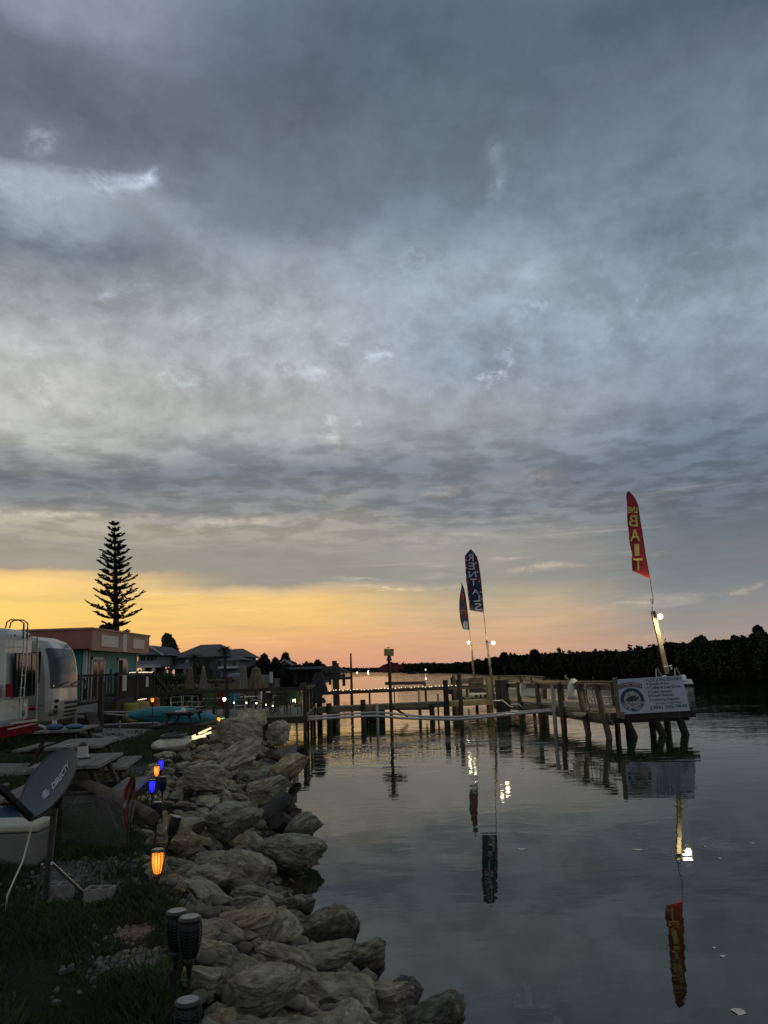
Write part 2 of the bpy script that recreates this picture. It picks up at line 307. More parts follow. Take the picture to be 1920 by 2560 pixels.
def ground_mat():
    m = bpy.data.materials.new('grassy_ground'); m.use_nodes = True; N = NT(m.node_tree); p = N.n['Principled BSDF']
    pos = N.n.new('ShaderNodeNewGeometry').outputs['Position']
    a = N.noise(pos, 0.9, 6, 0.6, 0.4); b = N.noise(pos, 14, 6, 0.7); c = N.noise(pos, 45, 4, 0.6)
    g = N.ramp(b, [(0.3, (0.006, 0.008, 0.003, 1)), (0.55, (0.016, 0.020, 0.007, 1)), (0.8, (0.035, 0.035, 0.016, 1))])
    shell = N.ramp(c, [(0.3, (0.05, 0.048, 0.042, 1)), (0.6, (0.17, 0.165, 0.15, 1)), (0.75, (0.34, 0.33, 0.31, 1))])
    x, y, z = N.sep(pos)[:3]; tot = None
    for (cx, cy, r) in GRAV:
        q = N.add(N.math('POWER', N.math('ABSOLUTE', N.div(N.sub(x, cx), r)), 2.0), N.math('POWER', N.math('ABSOLUTE', N.div(N.sub(y, cy), r)), 2.0))
        e = N.math('EXPONENT', N.mul(q, -1.0)); tot = e if tot is None else N.add(tot, e)
    msk = N.smooth(N.add(tot, N.mul(N.sub(b, 0.5), 1.4)), 0.45, 0.75)
    msk = N.math('MAXIMUM', msk, N.mul(N.smooth(a, 0.60, 0.70), 0.6))
    base = N.mix(msk, g, shell)
    mud = N.smooth(z, 0.85, 0.6); base = N.mix(mud, base, N.ramp(b, [(0.3, (0.012, 0.010, 0.007, 1)), (0.7, (0.06, 0.05, 0.036, 1))]))
    N.l.new(base, p.inputs['Base Color']); p.inputs['Roughness'].default_value = 0.95; p.inputs['Specular IOR Level'].default_value = 0.15
    bp = N.n.new('ShaderNodeBump'); bp.inputs['Strength'].default_value = 1.0; bp.inputs['Distance'].default_value = 0.05
    N.l.new(N.add(b, c), bp.inputs['Height']); N.l.new(bp.outputs[0], p.inputs['Normal']); return m

# ------------------------------------------------------------------ mesh builder and tagging
OFF = {}
def tag(o, label=None, cat=None, group=None, kind=None):
    if label: o['label'] = label
    if cat: o['category'] = cat
    if group: o['group'] = group
    if kind: o['kind'] = kind
    return o
def thing(name, label, cat, loc=(0, 0, 0), group=None):
    o = bpy.data.objects.new(name, None); col.objects.link(o); o.location = loc; o.empty_display_size = 0.2
    OFF[o.name] = Vector(loc); return tag(o, label, cat, group)
def rootoff(o):
    while o.parent: o = o.parent
    return OFF.get(o.name, Vector((0, 0, 0)))
class MB:
    def __init__(s): s.v = []; s.f = []
    def quad(s, *p):
        n = len(s.v); s.v += [tuple(q) for q in p]; s.f.append(tuple(range(n, n+len(p)))); return s
    def hexa(s, p):            # 8 points: bottom 4 ccw, top 4 ccw
        n = len(s.v); s.v += [tuple(q) for q in p]
        for q in ((3,2,1,0),(4,5,6,7),(0,1,5,4),(1,2,6,5),(2,3,7,6),(3,0,4,7)): s.f.append(tuple(n+i for i in q))
        return s
    def box(s, c, d, rz=0.0):
        cx, cy, cz = c; a, b, h = d[0]/2, d[1]/2, d[2]/2; cs, sn = math.cos(rz), math.sin(rz)
        P = [(cx+x*cs-y*sn, cy+x*sn+y*cs, cz+z) for z in (-h, h) for x, y in ((-a,-b),(a,-b),(a,b),(-a,b))]
        return s.hexa(P)
    def beam(s, a, b, w, h, up=(0, 0, 1)):
        a, b = Vector(a), Vector(b); d = (b-a).normalized(); u = Vector(up)
        if abs(d.dot(u)) > 0.97: u = Vector((0, 1, 0))
        sd_ = d.cross(u).normalized(); uu = sd_.cross(d).normalized(); P = []
        for q in (-1, 1):
            for (e, i) in ((a,-1),(b,-1),(b,1),(a,1)): P.append(e + sd_*(i*w/2) + uu*(q*h/2))
        return s.hexa(P)
    def tube(s, pts, r, n=8, cap=True):
        pts = [Vector(p) for p in pts]; rs = r if isinstance(r, (list, tuple)) else [r]*len(pts); base = len(s.v); prev = None
        for i, p in enumerate(pts):
            d = (pts[min(i+1, len(pts)-1)]-pts[max(i-1, 0)]).normalized()
            u = Vector((0, 0, 1)) if abs(d.z) < 0.9 else Vector((1, 0, 0))
            if prev is not None: u = prev
            a = d.cross(u).normalized(); b = a.cross(d).normalized(); prev = b
            for k in range(n):
                t = 2*math.pi*k/n; s.v.append(tuple(p + a*math.cos(t)*rs[i] + b*math.sin(t)*rs[i]))
        for i in range(len(pts)-1):
            for k in range(n):
                k2 = (k+1) % n; s.f.append((base+i*n+k, base+i*n+k2, base+(i+1)*n+k2, base+(i+1)*n+k))
        if cap:
            s.f.append(tuple(base+k for k in range(n))[::-1]); s.f.append(tuple(base+(len(pts)-1)*n+k for k in range(n)))
        return s
    def lathe(s, c, prof, n=16, sx=1, sy=1):
        base = len(s.v)
        for r, z in prof:
            for k in range(n):
                t = 2*math.pi*k/n; s.v.append((c[0]+r*math.cos(t)*sx, c[1]+r*math.sin(t)*sy, c[2]+z))
        for i in range(len(prof)-1):
            for k in range(n):
                k2 = (k+1) % n; s.f.append((base+i*n+k, base+i*n+k2, base+(i+1)*n+k2, base+(i+1)*n+k))
        s.f.append(tuple(base+k for k in range(n))[::-1]); s.f.append(tuple(base+(len(prof)-1)*n+k for k in range(n)))
        return s
    def slab(s, pts, nrm, th):     # flat outline with thickness
        n = len(pts); b = len(s.v); nv = Vector(nrm).normalized()*th/2
        s.v += [tuple(Vector(p)+nv) for p in pts] + [tuple(Vector(p)-nv) for p in pts]
        s.f.append(tuple(range(b, b+n))); s.f.append(tuple(range(b+2*n-1, b+n-1, -1)))
        for i in range(n): j = (i+1) % n; s.f.append((b+i, b+n+i, b+n+j, b+j))
        return s
    def ball(s, c, r, n=8, m=5, sc_=(1, 1, 1)):
        prof = [(max(1e-3, math.sin(math.pi*i/m))*r, -math.cos(math.pi*i/m)*r*sc_[2]) for i in range(m+1)]
        return s.lathe(c, prof, n, sc_[0], sc_[1])
    def grid(s, fn, nu, nv):
        b = len(s.v)
        for i in range(nu+1):
            for j in range(nv+1): s.v.append(tuple(fn(i/nu, j/nv)))
        for i in range(nu):
            for j in range(nv):
                a = b+i*(nv+1)+j; s.f.append((a, a+nv+1, a+nv+2, a+1))
        return s
    def build(s, name, m, parent=None, smooth=False, bevel=0):
        me = bpy.data.meshes.new(name); off = rootoff(parent) if parent else Vector((0, 0, 0))
        if not parent and name not in ('ground', 'water'):
            a = np.array(s.v); off = Vector(((a[:, 0].min()+a[:, 0].max())/2, (a[:, 1].min()+a[:, 1].max())/2, a[:, 2].min()))
        vv = (np.array(s.v, dtype=float)-np.array(off)).tolist()
        me.from_pydata(vv, [], s.f); me.materials.append(M[m] if isinstance(m, str) else m)
        if smooth: me.shade_smooth()
        o = bpy.data.objects.new(name, me); col.objects.link(o)
        if parent: o.parent = parent
        else: o.location = off; OFF[o.name] = Vector((0, 0, 0))+off
        if bevel:
            b = o.modifiers.new('bevel', 'BEVEL'); b.width = bevel; b.segments = 2; b.limit_method = 'ANGLE'
        return o
def dup(o, parent=None):
    c = o.copy(); col.objects.link(c); c.parent = parent
    if parent is None: OFF[c.name] = Vector(o.location)
    for ch in list(o.children): dup(ch, c)
    return c
def place(o, loc, rz=0.0, s=1.0, label=None, rx=0.0, ry=0.0):
    o.location = loc; o.rotation_euler = (rx, ry, rz); o.scale = (s, s, s) if not isinstance(s, tuple) else s
    if label: o['label'] = label
    return o
def text_on(s_, fn, u0, v0, u1, v1, name, m, parent, off=0.004, bold=0.0, mirror=False, nrm=None):
    cu = bpy.data.curves.new('lettering', 'FONT'); cu.body = s_; cu.offset = bold if len(s_) > 1 else bold*.4; cu.resolution_u = 4
    ob = bpy.data.objects.new('tmp', cu); me = bpy.data.meshes.new_from_object(ob)
    V = np.array([v.co[:] for v in me.vertices]); lo = V.min(0); hi = V.max(0); b = MB()
    for v in V:
        u = (v[0]-lo[0])/max(1e-6, hi[0]-lo[0]); w = (v[1]-lo[1])/max(1e-6, hi[1]-lo[1])
        if mirror: u = 1-u
        b.v.append(tuple(Vector(fn(u0+(u1-u0)*u, v0+(v1-v0)*w)) + nrm*off))
    b.f = [tuple(p.vertices) for p in me.polygons]
    bpy.data.objects.remove(ob); bpy.data.meshes.remove(me); bpy.data.curves.remove(cu)
    return b.build(name, m, parent)
def lerp(a, b, t): return a+(b-a)*t
def foliage(b, c, rad, n, leaf, lumps=9, seed=0, flat=0.6):
    """leaf faces spread through clumps inside an ellipsoid"""
    r = np.random.default_rng(seed+int(abs(c[0])*17+abs(c[1])*5))
    C = []
    for k in range(lumps):
        d = r.normal(size=3); d /= np.linalg.norm(d); C.append((d*r.uniform(0.25, 0.78), r.uniform(0.28, 0.5)))
    per = n//lumps
    for d, rr in C:
        P = r.normal(size=(per, 3)); P /= np.linalg.norm(P, axis=1)[:, None]; P *= (r.uniform(0.3, 1, per)**0.5)[:, None]*rr
        P = (P+d)*np.array(rad)+np.array(c)
        A = r.normal(size=(per, 3)); A /= np.linalg.norm(A, axis=1)[:, None]; B = np.cross(A, r.normal(size=(per, 3))); B /= np.linalg.norm(B, axis=1)[:, None]
        s_ = leaf*r.uniform(0.6, 1.5, per)[:, None]
        Q = np.stack([P-A*s_, P-B*s_*0.55, P+A*s_, P+B*s_*0.55], 1).reshape(-1, 3); base = len(b.v)
        b.v += Q.tolist(); b.f += [(base+4*i, base+4*i+1, base+4*i+2, base+4*i+3) for i in range(per)]
    return b

# ------------------------------------------------------------------ ground and water
SH = [(1.3,-2),(0.95,2),(0.70,4),(0.25,6.5),(-0.3,7.5),(-0.65,8.8),(-0.95,9.8),(-1.1,11.1),(-1.6,13.8),(-2.3,18.2),(-3.0,22.7),(-3.8,26.5),(-5.2,30),(-8.5,33.5),(-10.5,40),(-12,60),(-12.5,90),(-13,130),(-15,200),(-30,420),(-90,900),(-300,2200),(-900,3000)]
SHa = np.array(SH, dtype=float)
def shore_dist(X, Y):      # + on land (left of the line)
    best = np.full(X.shape, 1e9); sg = np.ones(X.shape)
    for (ax, ay), (bx, by) in zip(SH[:-1], SH[1:]):
        ux, uy = bx-ax, by-ay; L = ux*ux+uy*uy
        t = np.clip(((X-ax)*ux+(Y-ay)*uy)/L, 0, 1); qx, qy = ax+ux*t, ay+uy*t
        d = np.hypot(X-qx, Y-qy); s_ = np.sign(ux*(Y-ay)-uy*(X-ax)); up = d < best-1e-9
        best = np.where(up, d, best); sg = np.where(up, s_, sg)
    return best*sg
def band(y): return float(np.interp(y, [3, 5.5, 7, 12, 16, 21, 25, 30], [1.75, 1.85, 1.9, 2.15, 2.4, 2.5, 1.9, 1.6]))
def ground_z(X, Y):
    d = shore_dist(X, Y); bw = np.interp(Y, [3, 5.5, 7, 12, 16, 21, 25, 30], [1.75, 1.85, 1.9, 2.15, 2.4, 2.5, 1.9, 1.6])
    t = np.clip(d/bw, -1.5, 1.0)
    z = np.where(t > 0, 0.98*(t**0.8 if False else np.power(np.clip(t, 0, 1), 0.8)), t*1.3)
    return z - 0.12*(d < bw)*(d > 0) + 0.05*np.sin(X*1.7+Y*0.6)*np.cos(Y*1.1)*(d > bw)*(Y < 24)
g1 = [(G(220, 2170, 1), .55), (G(300, 2215, 1), .35), (G(330, 2400, 1), .28), (G(250, 1975, 1), .9), (G(330, 1925, 1), .9), (G(480, 2545, 1), .2), (G(60, 1925, 1), 1.2), (G(330, 2330, 1), .18)]
GRAV = [(p.x, p.y, r) for p, r in g1]
M['ground'] = ground_mat()
xs = np.unique(np.concatenate([np.arange(-7, 2.6, 0.16), np.arange(-20, -7, 1.0), np.arange(-60, -20, 8.0), np.linspace(-1500, -60, 10)]))
ys = np.unique(np.concatenate([np.arange(-3, 32, 0.2), np.arange(32, 60, 1.5), np.arange(60, 220, 8.0), np.geomspace(220, 3000, 16)]))
X, Y = np.meshgrid(xs, ys, indexing='ij'); Z = ground_z(X, Y)
b = MB(); b.v = np.stack([X.ravel(), Y.ravel(), Z.ravel()], 1).tolist(); ny = len(ys)
keep = (shore_dist(X, Y) > -3.0)
for i in range(len(xs)-1):
    for j in range(ny-1):
        if keep[i, j] or keep[i+1, j] or keep[i, j+1] or keep[i+1, j+1]:
            b.f.append((i*ny+j, (i+1)*ny+j, (i+1)*ny+j+1, i*ny+j+1))
tag(b.build('ground', 'ground', smooth=True), kind='structure')
b = MB(); b.quad((-4000, -30, 0), (4000, -30, 0), (4000, 6000, 0), (-4000, 6000, 0))
tag(b.build('water', 'water'), kind='structure')
# river bed so that nothing shows an edge under the bank
# concrete pad
b = MB(); P = [G(180, 1833, 1.0), G(300, 1857, 1.0), G(385, 1829, 1.0), G(225, 1825, 1.0)]
b.slab([p+Vector((0, 0, .03)) for p in P], (0, 0, 1), 0.08)
tag(b.build('concrete_path', 'concrete'), kind='structure')
b = MB(); P = [G(-40, 1935, 1), G(40, 1945, 1), G(100, 1917, 1), G(-40, 1915, 1)]
b.slab([p+Vector((0, 0, .025)) for p in P], (0, 0, 1), 0.07)
tag(b.build('concrete_pad', 'concrete'), kind='structure')

# ------------------------------------------------------------------ boulders of the seawall
def boulder(seed):
    r = np.random.default_rng(seed); import bmesh
    bm = bmesh.new(); bmesh.ops.create_icosphere(bm, subdivisions=5, radius=1.0)
    V = np.array([v.co[:] for v in bm.verts])
    for k in range(r.integers(9, 15)):      # chop flat facets
        n = r.normal(size=3); n /= np.linalg.norm(n); d = r.uniform(0.52, 0.86); t = V@n; over = np.clip(t-d, 0, None); V = V-np.outer(over*0.93, n)
    ph = r.uniform(0, 9, 12); from mathutils import noise as mn; off = Vector(r.uniform(-50, 50, 3))
    D_ = np.zeros(len(V))
    for i, v in enumerate(V):
        q = Vector(v); q2 = Vector((v[0]*1.0, v[1]*1.0, v[2]*1.6))
        D_[i] = .13*mn.noise(q*1.7+off)+.085*(1-2*abs(mn.noise(q2*2.3+off)))+.05*(1-2*abs(mn.noise(q2*5.1+off)))+.028*mn.noise(q*11+off)+.016*mn.noise(q*23+off)-.07
    V = V*(1+D_)[:, None]
    for q, (f, a) in enumerate([(2.3, .04)]):
        s_ = np.sin(V[:, 0]*f+ph[q]+1.7*np.sin(V[:, 1]*f*.8+ph[q+4]))*np.sin(V[:, 1]*f*1.1+ph[q+2]+np.sin(V[:, 2]*f))*np.cos(V[:, 2]*f*1.6+ph[q+6])
        V = V*(1+a*s_)[:, None]
    lay = np.sin(V[:, 2]*11+ph[8]+np.sin(V[:, 0]*2)*1.3); V[:, :2] *= (1+0.010*np.sign(lay)*np.abs(lay)**.5)[:, None]
    for v, c in zip(bm.verts, V): v.co = c
    me = bpy.data.meshes.new('boulder'); bm.to_mesh(me); bm.free(); me.shade_smooth(); me.materials.append(M['rock'])
    try: me.set_sharp_from_angle(angle=RAD(28))
    except Exception: pass
    return me
RM_ = [boulder(100+i) for i in range(14)]
def add_rock(x, y, z, sx, sy, sz, rot, label, group, mi=None):
    o = bpy.data.objects.new('boulder', RM_[mi if mi is not None else random.randrange(14)]); col.objects.link(o)
    o.location = (x, y, z); o.scale = (sx, sy, sz); o.rotation_euler = rot; tag(o, label, 'boulder', group); return o
HERO = [  # px, py, width px, height px, z, roll deg, label
 (660,1978,110,54,.95,-14,'big smooth grey-brown boulder on top of the seawall beyond the blue torches'),
 (560,2030,0,0,0,0,None),
 (430,2090,90,75,.95,10,'pale rough boulder beside the lit orange torch on its far side'),
 (590,2045,130,75,.85,-20,'flat pale slab leaning in the middle of the rock pile'),
 (735,2135,160,70,.45,4,'long brown slab jutting out over the water at the point'),
 (610,2185,150,80,.75,12,'broad pale grey boulder right of the lit orange torch'),
 (640,2245,120,60,.65,8,'shelf-like boulder with a dark hollow below it'),
 (600,2300,150,40,.8,-10,'long thin slab with a pale upper edge, behind the near torches'),
 (560,2335,110,60,.82,16,'reddish tan boulder stacked second behind the near torches'),
 (540,2385,110,46,.9,14,'rust brown slab right of the middle unlit torch'),
 (525,2450,110,60,.9,10,'warm brown boulder touching the pole of the middle unlit torch'),
 (640,2355,110,110,.65,50,'tall upright brown boulder in the near rock pile'),
 (830,2330,110,150,.25,80,'tall ochre boulder at the waterline with an orange stain'),
 (615,2440,150,60,.75,14,'grey rounded boulder below the brown upright one'),
 (680,2470,170,80,.62,16,'large dark grey boulder in the near rock pile'),
 (800,2450,150,120,.3,-20,'wide rough boulder near the water at the bottom of the photo'),
 (720,2545,190,70,.62,6,'broad pale boulder cut by the bottom edge of the photo'),
 (880,2540,150,60,.25,5,'dull boulder beside the pale one at the bottom edge'),
 (600,1890,120,50,.98,-30,'pale wedge of stone with a white crust on the far pile'),
 (715,1915,110,50,.55,-34,'long smooth light slab sloping down to the water on the far pile'),
 (625,1803,85,52,1.15,-10,'dark craggy boulder at the peak of the far rock pile'),
 (600,1835,110,60,1.15,10,'big brown boulder below the peak of the far rock pile'),
 (700,1835,60,50,.7,0,'blocky boulder right of the peak, near the white pipes'),
 (520,1945,110,50,1.0,6,'mottled reddish boulder behind the big smooth one'),
 (760,2070,90,50,.35,-28,'short grey stone lying on the timbers at the waterline')]
hero_xy = []
for (px, py, w, h, z, roll, lab) in HERO:
    if not lab: continue
    p = G(px, py, z); d = p.y; sx = w/FPX*d/2/0.88; sz = h/FPX*d/2/0.80
    add_rock(p.x, p.y, z, sx, sx*0.8, sz, (RAD(random.uniform(-8, 8)), RAD(roll), RAD(random.uniform(-15, 15))), lab, 'boulders of the seawall')
    hero_xy.append((p.x, p.y, sx))
def rock_label(y, s, size):
    where = [(4.3, 'at the bottom photo edge'), (5.4, 'level with the nearest torch'), (6.6, 'above the nearest torches'), (8.0, 'below the lit orange torch'), (9.8, 'beside the lit orange torch'), (12, 'level with the tilted torch'), (14.5, 'level with the blue torches'), (17.5, 'just beyond the blue torches'), (20.5, 'beside the small cream boat'), (23.5, 'beside the added warm glow'), (99, 'by the peak near the patio')]
    w = next(t for lim, t in where if y < lim)
    row = 'at the waterline' if s < .16 else 'low on the slope' if s < .36 else 'mid slope' if s < .58 else 'high on the slope' if s < .8 else 'at the grass edge'
    return ('small' if size < .18 else 'medium' if size < .27 else 'large')+' boulder '+row+', '+w
cnt = 0; placed = list(hero_xy); tries = 0
def wall_pt(y, s_):     # s_ 0 at the waterline, 1 at the grass
    x0 = float(np.interp(y, SHa[:, 1], SHa[:, 0])); k = min(1.0, max(0.0, (y-4.2)/4.0)); return x0+.12*(1-k)-(0.20+.012*y)*k-s_*(band(y)-.10)
while cnt < 270 and tries < 9000:
    tries += 1
    yy = 2.6+24.5*random.random()**1.25; s_ = random.random()
    x = wall_pt(yy, s_); size = random.choice([.11, .13, .16, .19, .22, .26, .31])*(.86+0.024*yy)
    if s_ > .78: size = min(size, .19)
    if any((x-a)**2+(yy-b_)**2 < ((size+r)*0.47)**2 for a, b_, r in placed): continue
    placed.append((x, yy, size)); peak = 0.22*math.exp(-((yy-23.5)/3.0)**2)*math.exp(-((s_-.55)/.4)**2)
    z = 0.04+0.90*s_**0.75+peak+random.uniform(-.04, .08)
    add_rock(x, yy, z, size*random.uniform(.95, 1.5), size*random.uniform(.7, 1.0), size*random.uniform(.38, .62),
             (RAD(random.uniform(-16, 16)), RAD(18+random.uniform(-22, 16)), random.uniform(0, 6.28)),
             rock_label(yy, s_, size), 'boulders of the seawall')
    cnt += 1
same = {}
for o in list(col.objects):
    if o.get('category') == 'boulder': same.setdefault(o['label'], []).append(o)
NUMW = ['', 'one', 'two', 'three', 'four', 'five', 'six', 'seven', 'eight', 'nine', 'ten', 'eleven', 'twelve', 'thirteen', 'fourteen']
ORD = ['', 'second', 'third', 'fourth', 'fifth', 'sixth', 'seventh', 'eighth', 'ninth', 'tenth', 'eleventh', 'twelfth', 'thirteenth']
for lb, os_ in same.items():
    n = len(os_)
    if n < 2 or n > 13: continue
    os_.sort(key=lambda o: o.location.x/o.location.y)
    for i, o in enumerate(os_):
        o['label'] = lb+(', left of two' if i == 0 else ', right of two') if n == 2 else lb+(', leftmost of '+NUMW[n] if i == 0 else ', rightmost of '+NUMW[n] if i == n-1 else ', '+ORD[i]+' left of '+NUMW[n])
# small rubble filling the gaps (nobody could count it)
import bmesh
b = MB(); ico = bmesh.new(); bmesh.ops.create_icosphere(ico, subdivisions=1, radius=1.0)
IV = np.array([v.co[:] for v in ico.verts]); IF = [tuple(v.index for v in f.verts) for f in ico.faces]; ico.free()
def lowrock(seed):
    r = np.random.default_rng(seed); from mathutils import noise as mn; V = I3.copy()
    for k in range(9):
        n = r.normal(size=3); n /= np.linalg.norm(n); d = r.uniform(.5, .85); V = V-np.outer(np.clip(V@n-d, 0, None)*.93, n)
    return V*(1+np.array([.12*mn.noise(Vector(v)*3+Vector((seed, 0, 0))) for v in V]))[:, None]
i3 = bmesh.new(); bmesh.ops.create_icosphere(i3, subdivisions=3, radius=1.0); I3 = np.array([v.co[:] for v in i3.verts]); LOWF = [tuple(v.index for v in f.verts) for f in i3.faces]; i3.free()
LOWV = [lowrock(i+5) for i in range(6)]
def pebbles(b, pts):
    for (x, y, z, s_) in pts:
        V = IV*(rng.uniform(.6, 1.3, 3)*s_)*rng.uniform(.8, 1.15, (len(IV), 1))+np.array((x, y, z)); n = len(b.v); b.v += V.tolist(); b.f += [tuple(n+i for i in f) for f in IF]
pts = []
for _ in range(2600):
    yy = 3+23*random.random()**1.2; s_ = random.uniform(-.02, 1.06); x = wall_pt(yy, s_)+random.uniform(-.1, .1); pts.append((x, yy, -.02+.88*max(0, s_)**.75+random.uniform(-.05, .04), random.uniform(.03, .08)))
pebbles(b, pts)
for _ in range(480):
    yy = 2.8+23*random.random()**1.2; s_ = random.random(); x = wall_pt(yy, s_); me = RM_[random.randrange(14)]; sz_ = random.uniform(.05, .10)*(.9+.02*yy)
    k = random.randrange(6); V = LOWV[k]*np.array((sz_*random.uniform(.9, 1.5), sz_, sz_*.6)); a = random.uniform(0, 6.28); ca, sa = math.cos(a), math.sin(a)
    V = np.stack([V[:, 0]*ca-V[:, 1]*sa+x, V[:, 0]*sa+V[:, 1]*ca+yy, V[:, 2]+.0+.90*s_**.75+random.uniform(-.02, .06)], 1); n = len(b.v); b.v += V.tolist(); b.f += [tuple(n+i for i in f) for f in LOWF]
tag(b.build('rubble', 'rubble', smooth=True), 'small broken rubble filling the gaps between boulders', 'rubble', kind='stuff')
M['gravelm'] = mat('shell_gravel', (0.10, 0.097, 0.086), .9, var=.5, vs=30)
b = MB(); pts = []
for cx, cy, r in GRAV:
    for _ in range(int(260*r/.5)):
        x, y = random.gauss(cx, r*.62), random.gauss(cy, r*.62)
        if shore_dist(np.array(x), np.array(y)) > band(y)+.05: pts.append((x, y, 1.0-.02+random.uniform(-.01, .015), random.uniform(.008, .028)))
pebbles(b, pts); tag(b.build('gravel', 'gravelm'), 'pale shell gravel scattered in bare patches of the grass', 'gravel', kind='stuff')
# timbers lying among the rocks
def log(p0, p1, r, label, name='driftwood_log', m='pile', cat='log', group=None, n=10):
    b = MB(); p0, p1 = Vector(p0), Vector(p1); pts = [lerp(p0, p1, t/6)+Vector((random.uniform(-.015, .015), 0, random.uniform(-.015, .015))) for t in range(7)]
    b.tube(pts, [r*random.uniform(.9, 1.08) for _ in pts], n); return tag(b.build(name, m, smooth=False), label, cat, group)
log(G(620,1962,.62), G(695,2010,.30), .13, 'weathered grey timber post lying across the rocks, upper of three', group='timbers among the rocks')
log(G(665,1970,.55), G(728,2022,.12), .12, 'weathered grey timber post lying nearest the water among the three', group='timbers among the rocks')
log(G(640,2055,.35), G(715,2000,.55), .14, 'dark timber post sloping the other way below the three', group='timbers among the rocks', m='pile_dark')
log(G(690,2050,.45), G(765,2100,.05), .15, 'thick dark timber butt pointing down into the water', group='timbers among the rocks', m='pile_dark')
log(G(675,1885,.75), G(745,1915,.25), .10, 'pale squared timber on the far pile beside the triangular board', group='timbers among the rocks')
b = MB(); b.slab([G(680,1880,.8), G(742,1858,.75), G(738,1915,.15)], (0, -1, .3), .08)
tag(b.build('concrete_slab', 'concrete'), 'triangular broken concrete slab leaning at the far end of the rocks', 'broken slab')
b = MB(); b.lathe(D(777, 2096, 13.0)-Vector((0, 0, .05)), [(.02, -.2), (.05, -.06), (.045, .04), (.01, .07)], 8)
tag(b.build('mooring_stub', 'pile_dark'), 'small dark stub sticking out of the water off the rocks', 'stub')

# ------------------------------------------------------------------ grass
def blades(n, xr, yr, hmin, hmax, wd_, seed, clear=()):
    r = np.random.default_rng(seed); x = r.uniform(*xr, n); y = r.uniform(*yr, n)
    cl = np.sin(x*3.1+1.3)*np.cos(y*2.3+x)+.6*np.sin(x*7+y*5.3); ok = cl+r.uniform(-1, 1.1, n) > -.45
    d = shore_dist(x, y); bw = np.interp(y, [3, 5.5, 7, 12, 16, 21, 25, 30], [1.75, 1.85, 1.9, 2.15, 2.4, 2.5, 1.9, 1.6]); ok &= d > bw-.12
    for cx, cy, rr in GRAV: ok &= ((x-cx)**2+(y-cy)**2 > (rr*.8)**2) | (r.random(n) < .12)
    x, y, cl = x[ok], y[ok], cl[ok]; n = len(x); z = ground_z(x, y); h = r.uniform(hmin, hmax, n)*(1+.45*np.clip(cl, -1, 1)); a = r.uniform(0, 6.28, n); w = wd_*r.uniform(.6, 1.3, n)
    lx, ly = r.normal(0, .45, n)*h, r.normal(0, .45, n)*h
    P0 = np.stack([x-np.cos(a)*w, y-np.sin(a)*w, z-.01], 1); P1 = np.stack([x+np.cos(a)*w, y+np.sin(a)*w, z-.01], 1)
    P2 = np.stack([x+lx*.4+np.cos(a)*w*.7, y+ly*.4+np.sin(a)*w*.7, z+h*.6], 1); P3 = np.stack([x+lx, y+ly, z+h], 1)
    b = MB(); b.v = np.stack([P0, P1, P2, P3], 1).reshape(-1, 3).tolist(); b.f = [(4*i, 4*i+1, 4*i+2, 4*i+3) for i in range(n)]; return b
M['grass'] = mat('grass_blades', (0.026, 0.045, 0.009), 0.8, var=0.6, vs=1.3, bump=0)
b = blades(110000, (-5.2, -.6), (3.0, 9.5), .025, .085, .0026, 1); b2 = blades(30000, (-11, -3), (9.5, 26), .05, .12, .009, 2)
n = len(b.v); b.v += b2.v; b.f += [tuple(i+n for i in f) for f in b2.f]
tag(b.build('grass', 'grass'), 'dark uneven grass of the bank', 'grass', kind='stuff')
# ------------------------------------------------------------------ docks
ZD, ZR = 0.86, 1.86
A1, B1 = (5.85, 42.0), (7.75, 28.1)        # near side of the run that comes towards the camera
A2, B2 = (7.75, 28.1), (10.65, 28.5)       # front of the end platform
AW, BW = (-3.6, 39.4), (5.8, 42.2)        # near side of the walkway
def V3(p, z): return Vector((p[0], p[1], z))
def pile(parent, p0, p1, r, m='pile', name='pile'):
    p0, p1 = Vector(p0), Vector(p1); d = (p1-p0); p2 = p1+d*max(0, (p1.z+0.7)/max(.2, -d.z)) if d.z < 0 else p1
    pts = [lerp(p0, p2, t) for t in (0, .15, .4, .7, 1)]; j = [Vector((random.uniform(-.012, .012), random.uniform(-.012, .012), 0)) for _ in pts]
    return MB().tube([a+c for a, c in zip(pts, j)], [r*.96, r, r*1.02, r, r*1.03], 10).build(name, m, parent)
def planks(parent, quad, z, w=.14, gap=.008, th=.04, name='deck_planks', m='wood', along=0):
    """quad: four xy corners a,b,c,d ; boards run a->d, repeated from a to b"""
    a, b_, c, d = [V3(q, z) for q in quad]; L = (b_-a).length; n = max(1, int(L/w)); b = MB()
    for i in range(n):
        t0, t1 = i/n, (i+1)/n-gap/L; zz = Vector((0, 0, random.uniform(-.004, .004)))
        p = [lerp(a, b_, t0), lerp(a, b_, t1), lerp(d, c, t1), lerp(d, c, t0)]
        b.hexa([q+zz-Vector((0, 0, th)) for q in p]+[q+zz for q in p])
    return b.build(name, m, parent)
